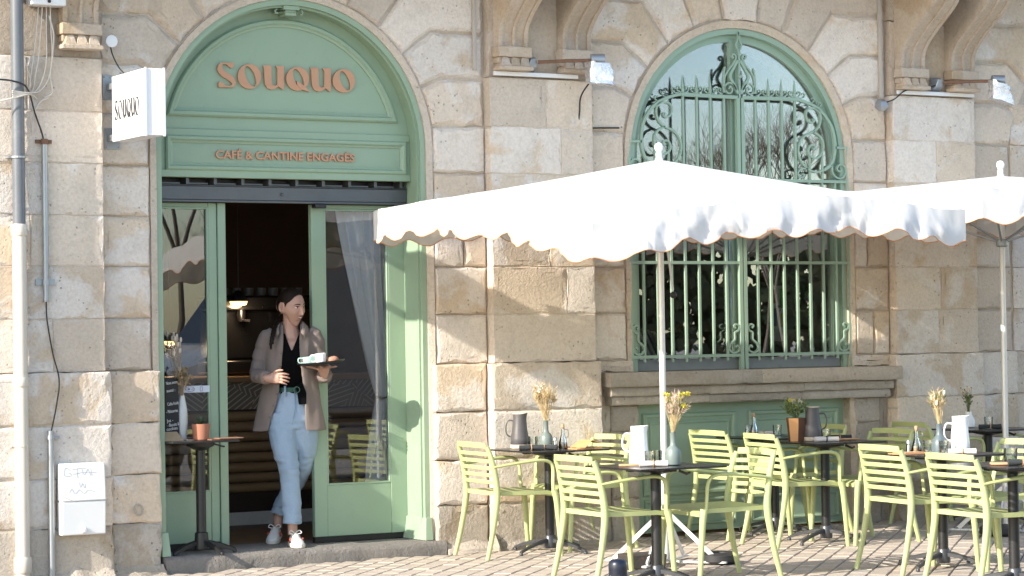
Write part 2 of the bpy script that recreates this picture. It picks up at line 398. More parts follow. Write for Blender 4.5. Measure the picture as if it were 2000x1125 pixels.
def footing(x0, x1, y):
    mb = MB(); rings = []; n = int((x1-x0)/.05)
    for i in range(n+1):
        x = x0+(x1-x0)*i/n; j = rng.normal(0,1,4); h = .05+.03*abs(j[0]); w = .03+.02*abs(j[1])
        rings.append([(x, y+.03, -.05), (x, y-w-.03, -.05), (x, y-w-.012*abs(j[2]), gz(x)+.018), (x, y-w*.5, gz(x)+h*.6), (x, y-.004, gz(x)+h), (x, y+.03, gz(x)+h)])
    mb.loft(rings); mb.build('footing', DIRTY, bld, smooth=True, angle=30)
footing(8.09, 8.44, -.035); footing(8.44, 9.37, -.105); footing(12.08, 12.99, -.105); footing(13.0, 13.5, -.03); footing(4.7, 5.6, -.105); footing(5.61, 5.97, -.035)
# blind infill of the next arch on the right
for k in range(10):
    z0, z1 = ZC[k] if k < 9 else 3.01, (ZC[k+1] if k < 9 else 3.35)
    stone([(13.40,z0),(14.2,z0),(14.2,z1),(13.40,z1)], yf=.012, yb=.09, ch=.006, cd=.006, gap=.0025)
# --- consoles (scroll brackets) in pairs under the balcony
def console(x0, x1):
    mb = MB(); w = x1-x0
    zs = np.linspace(3.56, 4.42, 40)
    def proj_y(z):
        t = max(0, min(1, (z-3.66)/.50)); u = max(0, (z-4.16)/.26)
        return -.115-.02*(z-3.56)-.46*(t*t*(3-2*t))-.06*math.sin(min(1,u)*math.pi)
    for z in zs: pass
    def strip(a, b, dy):
        rings = []
        for z in zs: y = proj_y(z)-dy; rings.append([(a,-.05,z),(a,y,z),(b,y,z),(b,-.05,z)])
        mb.loft(rings)
    strip(x0, x0+w*.13, .018); strip(x0+w*.1302, x0+w*.46, 0); strip(x0+w*.4602, x0+w*.54, .022); strip(x0+w*.5402, x0+w*.87, 0); strip(x0+w*.8702, x1, .018)
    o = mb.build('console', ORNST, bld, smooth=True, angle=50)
    for sx in (x0-.012, x1-.022):    # spiral eyes on the flanks
        s = MB(); pts = []
        for i in range(40):
            a = i/39*4.2*math.pi; r = .16*(1-i/46); pts.append((sx+.017, -.36+r*math.cos(a), 4.22+r*math.sin(a)))
        s.tube(pts, .017, 6); s.sphere((sx+.017,-.36,4.22), .05, sc=(.5,1,1)); s.build('volute', ORNST, o, smooth=True)
    b = MB(); b.box(x0-.018, x1+.018, -.165, -.052, 3.50, 3.575); b.box(x0-.006, x1+.006, -.14, -.052, 3.455, 3.4995)
    b.build('console_block', ORNST, bld, bevel=.008)
    for i in range(3):   # guttae
        g = MB(); cx = x0+w*(.17+.33*i)
        g.loft([[(cx-.022,-.152,3.4985),(cx+.022,-.152,3.4985),(cx+.022,-.06,3.4985),(cx-.022,-.06,3.4985)], [(cx-.042,-.172,3.435),(cx+.042,-.172,3.435),(cx+.042,-.06,3.435),(cx-.042,-.06,3.435)]])
        g.build('gutta', ORNST, bld, bevel=.003)
    b = MB(); b.box(x0-.02, x1+.02, -.18, -.076, 3.405, 3.4348); b.build('console_ledge', ORNST, bld, bevel=.006)
for k_, (xa, xb) in enumerate(PE):
    if k_: console(xa+.045, xa+.285)
    console(xb-.285, xb-.045)
# --- balcony slab carried by the consoles, and the storey above
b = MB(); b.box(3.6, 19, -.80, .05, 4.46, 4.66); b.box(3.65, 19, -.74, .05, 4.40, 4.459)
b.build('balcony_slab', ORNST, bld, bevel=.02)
# --- window sill, apron pilasters
def slab(name, x0, x1, y0, y1, z0, z1, mat, jit=.004, cuts=1):
    xs = np.linspace(x0, x1, cuts+1)
    for i in range(cuts):
        n = max(2, int((xs[i+1]-xs[i])/.07)); mb = MB(); rings = []
        for t in range(n+1):
            x = xs[i]+.0015+(xs[i+1]-xs[i]-.003)*t/n; j = rng.normal(0, jit, 3)
            rings.append([(x, y0+.008+j[0]*.6, z0), (x, y0+j[1]*.4, z0+.01), (x, y0+j[2]*.4, z1-.014), (x, y0+.012, z1+j[0]*.15), (x, y1, z1), (x, y1, z0)])
        mb.loft(rings); mb.build(name, mat, bld, smooth=True, angle=45)
slab('window_sill', 9.40, 12.10, -.16, .22, 1.13, 1.235, SILLS, cuts=2)
slab('sill_moulding', 9.44, 12.06, -.10, .22, 1.06, 1.1295, SILLS, cuts=3, jit=.006)
slab('sill_moulding', 9.46, 12.04, -.075, .22, .995, 1.0595, SILLS, cuts=3, jit=.006)
for xa, xb in ((9.50, 9.745), (11.75, 12.0)):
    for z0, z1 in ((-.05,.3),(.3,.62),(.62,.80),(.80,.995)):
        stone([(xa,z0),(xb,z0),(xb,z1),(xa,z1)], yf=.0, yb=.1, ch=.012, cd=.015, gap=.002, mat=SILLS)
for xa, xb in ((9.375,9.4975),(12.003,12.08)):
    stone([(xa,-.05),(xb,-.05),(xb,.995),(xa,.995)], yf=.018, yb=.1, ch=.004, cd=.004, mat=SILLS, gap=.001)
for xa, xb in ((9.375, 9.70), (11.735, 12.09)):    # upstands beside the grille foot
    stone([(xa,1.2355),(xb,1.2355),(xb,1.3235),(xa,1.3235)], yf=-.01, yb=.1, ch=.006, cd=.006, mat=LIME)
# iron ring in the wall and small holes
rg = MB(); rg.tube([(5.80+.027*math.cos(a), -.048+.008*math.sin(a), .415+.035*math.sin(a)) for a in np.linspace(0, 2*math.pi, 18)[:-1]], .0065, 6, closed=True)
rg.build('wall_ring', simple('rusty_lime_iron', (.40,.35,.28), .8, var=.3, vscale=40), bld, smooth=True)

# ================================================================== ground
gm = MB(); gm.add([(-150,-260,-.05),(200,-260,-.05),(200,30,-.05),(-150,30,-.05)], [(0,1,2,3)])
PAVG = simple('street_paving', (.28,.255,.225), rough=.85, var=.12, vscale=1.2, bump=.3, bscale=30, rnd=False)
ground = gm.build('street_ground', PAVG); tag(ground, kind='structure')
PAV = stone_mat('paver_concrete', (.46,.40,.34), (.385,.33,.275), lime=0, pits=.15, bump=.25, grime=.3)
JOINT = simple('joint_sand', (.10,.08,.06), .95, var=.3, vscale=20, rnd=False)
jm = MB(); jm.add([(4,-7,gz(4)-.011),(17,-7,gz(17)-.011),(17,.1,gz(17)-.011),(4,.1,gz(4)-.011)], [(0,1,2,3)])
pave = jm.build('pavement', JOINT); tag(pave, kind='structure')
# diagonal pavers
pl, pw = .20, .125; d1 = np.array([math.sin(R(45)), math.cos(R(45))]); d2 = np.array([d1[1], -d1[0]])
def paver_mesh():
    mb = MB(); a, b = pl/2-.0008, pw/2-.0035; c = .006
    mb.loft([[(-a,-b,-.03),(a,-b,-.03),(a,b,-.03),(-a,b,-.03)], [(-a,-b,-c),(a,-b,-c),(a,b,-c),(-a,b,-c)], [(-a+c*.6,-b+c,0),(a-c*.6,-b+c,0),(a-c*.6,b-c,0),(-a+c*.6,b-c,0)]])
    o = mb.build('paver', PAV); return o
proto_p = paver_mesh()
spots = []
cpos = np.array([0,-15.0])
for i in range(-60, 70):
    for j in range(-70, 70):
        c = np.array([9.5,-2.2])+d1*(i+.5*(j % 2)*0+(.33*(j % 3)))*pl+d2*j*pw
        if not (5.2 < c[0] < 14.2 and -5.6 < c[1] < .0): continue
        if 5.9 < c[0] < 8.1 and c[1] > -.12: continue
        v = Vector((c[0], c[1], 0))-Vector((0,-15,1.52)); w = v.dot(fwd); px = 1000+4722*v.dot(rgt)/w; py = 562.5-4722*v.dot(upv)/w
        if -40 < px < 2060 and py < 1165: spots.append((w, c))
        else: spots.append((99+w, c))
spots.sort(key=lambda s: s[0])
ang = math.atan2(d1[1], d1[0])
stuffv = MB()
for k, (w, c) in enumerate(spots):
    z = gz(c[0])+rng.normal(0, .0012)
    if k < 300:
        o = proto_p if k == 0 else link(proto_p.copy())
        o.parent = pave; o.location = (c[0], c[1], z); o.rotation_euler = (rng.normal(0,.004), rng.normal(0,.004), ang)
    else:
        mp = Matrix.Translation((c[0], c[1], z)) @ Matrix.Rotation(ang, 4, 'Z')
        me = proto_p.data
        stuffv.add([mp @ v.co for v in me.vertices], [tuple(p.vertices) for p in me.polygons])
po = stuffv.build('pavers', PAV, pave); tag(po, kind='stuff')
# ================================================================== threshold step
mb = MB(); rings = []
for t in range(31):
    x = 5.985+2.095*t/30; j = rng.normal(0, .006, 4); c = .006+.018*max(0, rng.normal(.4,.5))
    rings.append([(x, .62, -.04), (x, -.06+j[0]*.6, -.04), (x, -.062+j[1]*.8, .05), (x, -.055+j[2]*.5, .088-c), (x, -.05+c*1.2, .09+j[3]*.2), (x, .62, .09)])
mb.loft(rings); thr = mb.build('threshold_step', THR, smooth=True, angle=50)
tag(thr, 'worn dark grey stone doorstep under the green café entrance', 'step')

# ================================================================== green shopfront in the left arch
sf = thing('cafe_shopfront', 'sage green arched café shopfront with copper lettering and glazed sliding doors', 'shopfront', (XD, .2, .09))
def arch_strip(name, xc, r0, r1, y0, y1, z0, mat, par, n=48):
    mb = MB(); rings = []
    path = [(-1, 0, z) for z in np.linspace(z0, ZS-.001, 3)] + [(-math.cos(math.pi*i/n), math.sin(math.pi*i/n), None) for i in range(n+1)] + [(1, 0, z) for z in np.linspace(ZS-.001, z0, 3)]
    for c, s, z in path:
        f = lambda r: (xc+r*c, (ZS+r*s) if z is None else z)
        a, b = f(r0), f(r1)
        rings.append([(a[0],y0,a[1]),(b[0],y0,b[1]),(b[0],y1,b[1]),(a[0],y1,a[1])])
    mb.loft(rings); return mb.build(name, mat, par, smooth=True, angle=35)
arch_strip('casing', XD, .972, 1.011, .03, .42, .10, GREEN, sf)
arch_strip('casing_bead', XD, .958, .9715, .06, .085, .10, GREEN, sf)
for sg in (-1, 1):     # plinth blocks at the jamb feet
    x0 = XD+sg*1.012; mb = MB()
    mb.loft([[(x0,-.012,.092),(x0-sg*.062,-.012,.092),(x0-sg*.075,.40,.092),(x0,.40,.092)], [(x0,.008,.25),(x0-sg*.05,.008,.25),(x0-sg*.05,.38,.25),(x0,.38,.25)]])
    mb.build('plinth_block', GREEN, sf, bevel=.004)
n = 40; rr = .9715; fx0, fx1 = XD-rr, XD+rr
tym = [(fx0, 2.62)] + [(XD-rr*math.cos(math.pi*i/n), ZS+rr*math.sin(math.pi*i/n)) for i in range(n+1)] + [(fx1, 2.62)]
curve_mesh('fascia_panel', [tym], .05, GREEN, sf, y=.215)           # face at y=.19
def moulding(name, pts, w, h, y, closed=True):
    """mitred picture-frame moulding along a closed (x,z) path"""
    P = [np.array(p, float) for p in pts]; k = len(P); prof = [(-.5,0),(-.5,.55),(-.3,1),(.05,1),(.25,.5),(.5,.32),(.5,0)]
    rings = []
    for i in range(k):
        e1 = P[i]-P[i-1]; e2 = P[(i+1) % k]-P[i]; e1 /= np.linalg.norm(e1); e2 /= np.linalg.norm(e2)
        n1 = np.array([-e1[1], e1[0]]); n2 = np.array([-e2[1], e2[0]]); m = n1+n2; m = m/(np.linalg.norm(m)+1e-9); sc = 1/max(.4, m@n1)
        rings.append([(P[i][0]+m[0]*a*w*sc, y-b*h, P[i][1]+m[1]*a*w*sc) for a, b in prof])
    mb = MB(); mb.loft(rings, closed=True); return mb.build(name, GREEN, sf, smooth=True, angle=25)
ra = .865; a0 = math.asin((3.06-ZS)/ra)
tp = [(XD-ra*math.cos(a0), 3.06)] + [(XD+ra*math.cos(math.pi-a0-(math.pi-2*a0)*i/36), ZS+ra*math.sin(math.pi-a0-(math.pi-2*a0)*i/36)) for i in range(1,36)] + [(XD+ra*math.cos(a0), 3.06)]
moulding('tympanum_moulding', tp[::-1], .055, .028, .19)
moulding('fascia_moulding', [(6.135,2.69),(7.905,2.69),(7.905,2.878),(6.135,2.878)], .05, .026, .19)
mb = MB(); mb.box(fx0+.004, fx1-.004, .178, .1895, 2.898, 2.948); mb.build('fascia_band', GREEN, sf, bevel=.004)
mb = MB(); mb.box(fx0+.002, fx1-.002, .176, .1893, 2.6205, 2.668); mb.build('fascia_rail', GREEN, sf, bevel=.003)
# small bracket hanging at the crown
mb = MB(); mb.box(6.93,7.05,.045,.18,3.772,3.80); mb.box(6.95,7.03,.06,.17,3.735,3.7715); mb.box(6.905,7.075,.05,.18,3.755,3.7545+.001)
mb.tube([(6.90,.09,3.78),(6.885,.09,3.765),(6.89,.09,3.752),(6.905,.09,3.752)], .008, 6); mb.tube([(7.08,.09,3.78),(7.095,.09,3.765),(7.09,.09,3.752),(7.075,.09,3.752)], .008, 6)
mb.build('crown_bracket', GREEN, sf, bevel=.003)
# --- big copper letters, drawn after the sign
def lx(x): return 6.486+(x-85)/1800*1.042
def lz(x, y): return 3.402-((y-.042*(x-100))-108)/330*.17
def ell(cx, cy, rx, ry, rot=0, n=30):
    out = []
    for i in range(n):
        a = 2*math.pi*i/n; u, v = rx*math.cos(a), ry*math.sin(a)
        out.append((cx+u*math.cos(rot)-v*math.sin(rot), cy+u*math.sin(rot)+v*math.cos(rot)))
    return out
def letter(outs, dy=0): 
    return curve_mesh('letter', [[(lx(x), lz(x, y)) for x, y in o] for o in outs], .014, COPPER, sf, y=.178-dy)
Sp = [(150,108),(300,108),(300,160),(270,182),(235,160),(205,130),(165,126),(148,150),(157,195),(200,235),(260,270),(310,320),(325,365),(315,410),(285,435),(105,435),(100,385),(118,358),(150,370),(180,395),(200,415),(255,415),(278,400),(270,375),(230,340),(150,290),(105,240),(90,190),(105,140),(125,116)]
Up = [(675,142),(782,142),(784,365),(797,402),(830,414),(858,396),(862,190),(840,150),(945,147),(945,465),(925,465),(872,420),(840,450),(780,466),(728,446),(700,395),(692,330),(690,190)]
letter([Sp]); letter([ell(500,290,150,165), ell(512,290,58,143,-.36)]); letter([Up])
letter([ell(1125,320,150,160), ell(1135,318,56,138,-.36)])
letter([[(1108,350),(1150,372),(1215,420),(1285,500),(1225,482),(1160,458),(1120,412)]], .003)
letter([[(x+617,y+27) for x, y in Up]]); letter([ell(1738,345,150,160), ell(1750,345,56,138,-.36)])
tx = text_mesh('lettering', 'CAFÉ & CANTINE ENGAGÉS', .078, .006, COPPER, sf, bold=.0022)
xs = [v.co.x for v in tx.data.vertices]; zs_ = [v.co.z for v in tx.data.vertices]
sx = 1.047/(max(xs)-min(xs))
tx.data.transform(Matrix.Translation((6.467+.005, .181, 2.752)) @ Matrix.Diagonal((sx,1,.98,1)) @ Matrix.Translation((-min(xs),0,0)))
# --- roller shutter housing
mb = MB(); mb.box(6.022,7.958,.235,.39,2.472,2.565); mb.box(6.022,7.958,.228,.24,2.455,2.4715); mb.box(6.022,7.958,.228,.246,2.5655,2.574)
mb.build('shutter_box', DMETAL, sf, bevel=.004)
mb = MB(); mb.box(6.022,7.958,.33,.40,2.566,2.619); mb.build('shutter_slot', BLACK, sf)
for i in range(10):
    x = 6.07+i*.203; mb = MB(); mb.box(x,x+.022,.225,.329,2.576,2.6185); mb.box(x+.0225,x+.17,.25,.262,2.578,2.588); mb.build('shutter_bracket', DMETAL, sf)
mb = MB(); mb.sphere((6.985,.232,2.515), .012); mb.build('shutter_lock', DMETAL, sf, smooth=True)
mb = MB(); mb.box(7.225,7.31,.20,.27,2.425,2.454); mb.build('door_sensor', BLACK, sf, bevel=.006)
# --- left fixed light
YD = .30
def leaf(name, x0, x1, g0, g1, zb, zg, label=None, mid=None):
    t = MB()
    t.box(x0,g0,YD,YD+.045,zb,2.4545); t.box(g1,x1,YD,YD+.045,zb,2.4545); t.box(g0+.0005,g1-.0005,YD+.004,YD+.041,zb,zg); t.box(g0+.0005,g1-.0005,YD+.004,YD+.041,2.425,2.4545)
    o = t.build(name, GREEN, sf, bevel=.003)
    b = MB(); e = .014
    for (a, c, d, f) in ((g0,g0+e,zg,2.425),(g1-e,g1,zg,2.425),(g0+e+.0003,g1-e-.0003,zg,zg+e),(g0+e+.0003,g1-e-.0003,2.411,2.425)): b.box(a,c,YD+.001,YD+.02,d+.0003,f-.0003)
    b.build('glazing_bead', GREEN, o, bevel=.002)
    g = MB(); g.box(g0+.001,g1-.001,YD+.021,YD+.026,zg+.001,2.424); g.build('pane', GLASS, o)
    return o
fl = leaf('fixed_light', 6.022, 6.522, 6.05, 6.462, .145, .485)
sd = leaf('sliding_door', 7.235, 7.962, 7.334, 7.836, .135, .49)
mb = MB(); mb.box(6.526,6.585,YD-.012,YD+.05,.115,2.4545); mb.build('door_stile', GREEN, sf, bevel=.004)
mb = MB(); mb.box(6.03,6.50,YD+.012,YD+.05,.095,.144); mb.build('gap_shade', BLACK, sf)  # black strips put in as the shade of the gap under both leaves
mb = MB(); mb.box(7.24,7.955,YD+.012,YD+.05,.095,.134); mb.build('gap_shade', BLACK, sf)
# contactless-payment sticker on the fixed light
STK = simple('sticker_white', (.60,.63,.72), .5, var=.03)
INK = simple('ink_blue', (.12,.14,.25), .5)
mb = MB(); mb.box(6.20,6.455,YD-.0025,YD+.0195,1.165,1.21); stk = mb.build('payment_sticker', STK, sf)
k = MB(); y = YD-.003
for i in range(3): k.box(6.225,6.26,y-.0006,y,1.177+i*.009,1.1805+i*.009)
k.tube([(6.315+.032*math.cos(a),y,1.188+.016*math.sin(a)) for a in np.linspace(0,2*math.pi,20)[:-1]], .0013, 4, closed=True)
k.box(6.295,6.312,y-.0006,y,1.183,1.194)
for i in range(3): k.tube([(6.318+i*.008+.004*math.cos(a),y,1.188+(.004+.003*i)*math.sin(a)) for a in np.linspace(-1.2,1.2,6)], .001, 4)
for a, b, c, d in ((6.385,6.388,1.172,1.204),(6.401,6.404,1.172,1.204),(6.3885,6.4005,1.172,1.175),(6.3885,6.4005,1.201,1.204)): k.box(a,b,y-.0006,y,c,d)
k.build('sticker_symbols', INK, stk)
# --- curtain behind the right pane, tied back
CURT = simple('grey_linen', (.74,.77,.82), .95, var=.15, vscale=30, bump=.3, bscale=300, rnd=False)
mb = MB(); rows = []
for i in range(41):
    z = 2.46-2.0*i/40
    if z > 1.09: t = (2.46-z)/1.37; x0 = 7.50+(7.80-7.50)*t**1.25; x1 = 7.955-.05*t
    else: t = (1.09-z)/.63; x0 = 7.80-.085*math.sin(t*1.57); x1 = 7.905
    ring = []
    for j in range(49):
        u = j/48; amp = .034*(1-.6*math.exp(-((z-1.09)/.12)**2))
        ring.append((x0+(x1-x0)*u, .45+amp*math.sin(u*2*math.pi*6.5+.5*math.sin(z*3))+.006*math.sin(u*40+z*5), z))
    rows.append(ring)
vs = [p for r in rows for p in r]; fs = [(i*49+j, i*49+j+1, (i+1)*49+j+1, (i+1)*49+j) for i in range(40) for j in range(48)]
mb.add(vs, fs); cu = mb.build('door_curtain', CURT, smooth=True, angle=80)
tag(cu, 'grey linen curtain tied back behind the right glass door', 'curtain')
mb = MB(); mb.tube([(7.79,.43,1.10),(7.83,.41,1.085),(7.88,.415,1.095),(7.92,.43,1.115)], .008, 6); mb.build('tie_band', BLACK, cu, smooth=True)
mb = MB(); rows = []
for i in range(25):
    z = 2.46-1.3*i/24; x1 = 6.20-.10*(i/24)
    rows.append([(6.03+(x1-6.03)*j/16, .46+.012*math.sin(j*2.2), z) for j in range(17)])
mb.add([p for r in rows for p in r], [(i*17+j, i*17+j+1, (i+1)*17+j+1, (i+1)*17+j) for i in range(24) for j in range(16)])
cu2 = mb.build('door_curtain', CURT, smooth=True, angle=80); tag(cu2, 'narrow grey curtain at the top left corner behind the fixed pane', 'curtain')

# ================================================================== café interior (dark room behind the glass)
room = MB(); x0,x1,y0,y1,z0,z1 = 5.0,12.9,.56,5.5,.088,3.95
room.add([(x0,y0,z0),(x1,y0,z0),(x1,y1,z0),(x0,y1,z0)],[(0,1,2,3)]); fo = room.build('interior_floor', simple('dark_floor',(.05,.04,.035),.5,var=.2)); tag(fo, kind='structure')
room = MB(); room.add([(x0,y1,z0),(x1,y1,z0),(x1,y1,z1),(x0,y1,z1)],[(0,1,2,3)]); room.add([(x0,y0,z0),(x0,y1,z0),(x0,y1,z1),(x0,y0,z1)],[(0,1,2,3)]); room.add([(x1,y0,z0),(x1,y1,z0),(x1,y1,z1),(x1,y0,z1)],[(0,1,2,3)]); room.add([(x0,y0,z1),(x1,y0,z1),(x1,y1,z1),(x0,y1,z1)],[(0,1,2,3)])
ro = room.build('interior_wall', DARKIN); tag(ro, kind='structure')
WOODR = simple('ribbed_oak', (.26,.165,.085), .5, var=.25, vscale=3, bump=.1, bscale=30)
ct = thing('bar_counter', 'wooden bar counter with ribbed log front inside the doorway', 'counter', (7.6,2.4,.09))
mb = MB(); mb.box(6.0,9.2,2.2,2.9,.19,.98); mb.build('counter_body', simple('dark_brown',(.03,.016,.010),.6), ct)
mb = MB(); mb.box(6.0,9.2,2.19,2.9,.09,.1895); mb.build('plinth', simple('plinth_white',(.6,.58,.54),.6,dirt=.3), ct)
for i in range(8):
    z = .375+i*.079; mb = MB(); mb.tube([(6.0,2.20,z),(9.2,2.20,z)], .038, 10); mb.build('rib', WOODR, ct, smooth=True)
PATT, nn, ll, bb = nodes('patterned_panel'); v = coords(nn, ll, False); wv = N(nn,'ShaderNodeTexVoronoi',Scale=4.0); ll.new(v, wv.inputs['Vector'])
w2 = N(nn,'ShaderNodeTexWave',Scale=9.0,Distortion=0); mpn = nn.new('ShaderNodeVectorRotate'); mpn.rotation_type='Y_AXIS'; ll.new(v, mpn.inputs['Vector']); ml = N(nn,'ShaderNodeMath',operation='MULTIPLY'); ml.inputs[1].default_value=6.3
sp = nn.new('ShaderNodeSeparateColor'); ll.new(wv.outputs['Color'], sp.inputs[0]); ll.new(sp.outputs[0], ml.inputs[0]); ll.new(ml.outputs[0], mpn.inputs['Angle']); ll.new(mpn.outputs[0], w2.inputs['Vector'])
rp = ramp(nn,.8,.9); ll.new(w2.outputs[1], rp.inputs[0]); ll.new(mixc(nn,ll,rp.outputs[0],(.16,.125,.095),(.40,.35,.28)), bb.inputs['Base Color']); bb.inputs['Roughness'].default_value=.7
mb = MB(); mb.box(6.0,9.2,2.185,2.88,.981,1.19); mb.build('patterned_panel', PATT, ct)
mb = MB(); mb.box(5.98,9.22,2.14,2.92,1.1905,1.235); mb.build('counter_top', simple('counter_wood',(.24,.14,.065),.4), ct, bevel=.006)
ma = thing('coffee_machine', 'dark espresso machine standing on the bar counter behind the waitress', 'coffee machine', (7.75,2.5,1.236))
CHR = simple('dark_chrome', (.05,.05,.055), .25, metal=.8, var=.1)
mb = MB(); mb.box(7.40,8.2,2.35,2.8,1.25,1.36); mb.box(7.43,8.17,2.5,2.8,1.36,1.75); mb.box(7.40,8.2,2.3,2.8,1.7505,1.86); mb.build('machine_body', CHR, ma, bevel=.02)
for i in range(2):
    mb = MB(); mb.lathe([(.03,0),(.035,.05),(.035,.09)], 12, (7.62+i*.36,2.40,1.66)); mb.tube([(7.62+i*.36,2.38,1.67),(7.62+i*.36,2.22,1.66)], .012, 6); mb.build('group_head', CHR, ma, smooth=True)
CUPG = simple('cup_grey',(.14,.14,.14),.3)
for i in range(7):
    mb = MB(); mb.lathe([(.03,0),(.038,.02),(.04,.06),(.035,.06)], 10, (7.48+i*.105, 2.42, 1.862)); mb.build('stacked_cup', CUPG, ma, smooth=True)
LAMPE = emit_mat('lamp_glow', (1,.62,.22), 1.6)
for i,(x,yy,zz,lab) in enumerate(((7.53,2.25,1.80,'larger lit pendant lamp glowing amber inside the doorway beside the waitress'),(7.22,2.9,1.50,'smaller lit pendant lamp low behind the left door stile'),(10.55,1.6,2.90,'round lit lamp globe glowing behind the arched window'))):
    lt = thing('pendant_lamp', lab, 'lamp', (x,yy,zz+.9), 0, 'lamps lit inside the café')
    mb = MB(); r = .075 if i == 0 else .05
    mb.lathe([(.012,.10),(.03,.09),(r,.02),(r,.015)], 18, (x,yy,zz)); mb.tube([(x,yy,zz+.1),(x,yy,3.9)], .004, 5); mb.build('lamp_shade', BLACK, lt, smooth=True)
    mb = MB(); mb.lathe([(r*.92,.014),(r*.8,-.012),(r*.3,-.02),(.004,-.021)], 18, (x,yy,zz)); mb.build('bulb', LAMPE, lt, smooth=True)
    pl0 = bpy.data.lights.new('lamp_light', 'POINT'); pl0.energy = 3.2; pl0.color = (1,.72,.42); pl0.shadow_soft_size = .06; po0 = link(bpy.data.objects.new('lamp_light', pl0)); po0.location = (x,yy,zz-.06)

# ================================================================== arched window
wd = thing('arched_window', 'tall arched casement window with green frame behind the iron grille', 'window', (XW, .2, 1.24))
arch_strip('outer_frame', XW, .955, .998, .035, .30, 1.236, GRILLE, wd)
arch_strip('sash_frame', XW, .90, .9545, .085, .145, 1.32, GRILLE, wd)
mb = MB(); mb.box(XW-.05,XW-.003,.075,.15,1.29,ZS+.92); mb.box(XW+.003,XW+.05,.075,.15,1.29,ZS+.92); mb.box(XW-.012,XW+.012,.063,.0748,1.29,ZS+.92); mb.build('mullion', GRILLE, wd, bevel=.004)
mb = MB(); mb.box(XW-.954,XW+.954,.066,.26,1.236,1.32); mb.build('bottom_rail', simple('weathered_grey_wood',(.19,.21,.22),.7,var=.2,vscale=10,dirt=.3), wd, bevel=.006)
for sg in (-1,1):
    pts = [(XW+sg*.051,1.321)] + [(XW+sg*.051, ZS+math.sqrt(.902**2-.051**2))] + [(XW+sg*.902*math.cos(a), ZS+.902*math.sin(a)) for a in np.linspace(math.acos(.051/.902),0,20)[1:]] + [(XW+sg*.902,1.321)]
    curve_mesh('pane', [pts], .005, GLASSW, wd, y=.115)

# ================================================================== wrought iron grille
gr = thing('window_grille', 'sage green wrought iron window grille with scrolls and spikes', 'grille', (XW, .03, 1.24))
GY = .03
def sm(pts, k=4):
    """Catmull-Rom through (x,z) points"""
    P = [np.array(p, float) for p in pts]; P = [2*P[0]-P[1]]+P+[2*P[-1]-P[-2]]; out = []
    for i in range(1, len(P)-2):
        for t in np.linspace(0, 1, k, endpoint=False):
            out.append(.5*((2*P[i])+(-P[i-1]+P[i+1])*t+(2*P[i-1]-5*P[i]+4*P[i+1]-P[i+2])*t*t+(-P[i-1]+3*P[i]-3*P[i+1]+P[i+2])*t**3))
    out.append(P[-2]); return out
def iron(name, pts, w=.016, h=.026, y=GY, smooth=True):
    q = sm(pts) if smooth and len(pts) > 2 else pts
    mb = MB(); mb.bar([(a, y, b) for a, b in q], w, h); return mb.build(name, GRILLE, gr, smooth=True, angle=35)
shoulder = [(.50,3.309),(.544,3.306),(.622,3.29),(.727,3.25),(.81,3.186),(.872,3.099),(.896,3.014),(.90,2.942),(.888,2.869),(.855,2.808),(.79,2.765)]
Sc = [(.682,3.150),(.696,3.160),(.698,3.142),(.671,3.131),(.635,3.151),(.622,3.193),(.642,3.232),(.695,3.244),(.747,3.222),(.765,3.172),(.744,3.103),(.691,3.061),(.616,3.032),(.563,2.98),(.543,2.911),(.565,2.836),(.621,2.778),(.705,2.749),(.79,2.765)]
inner = [(.691,3.059),(.753,3.027),(.784,2.977),(.777,2.909),(.739,2.865),(.697,2.856),(.655,2.876),(.64,2.914),(.662,2.953),(.699,2.953),(.704,2.932),(.682,2.925)]
side = [(.865,2.809),(.874,2.741),(.927,2.703),(.98,2.717),(1.0,2.769),(.977,2.807),(.934,2.806),(.914,2.776),(.939,2.757),(.957,2.772)]
low = [(.632,2.770),(.579,2.773),(.542,2.751),(.540,2.717),(.557,2.703),(.588,2.710),(.594,2.727),(.576,2.732)]
bots = [(.965,1.548),(.95,1.566),(.976,1.578),(.998,1.557),(.987,1.528),(.958,1.513),(.957,1.463),(.912,1.424),(.905,1.385),(.942,1.362),(.990,1.375),(.995,1.403),(.975,1.416),(.962,1.400)]
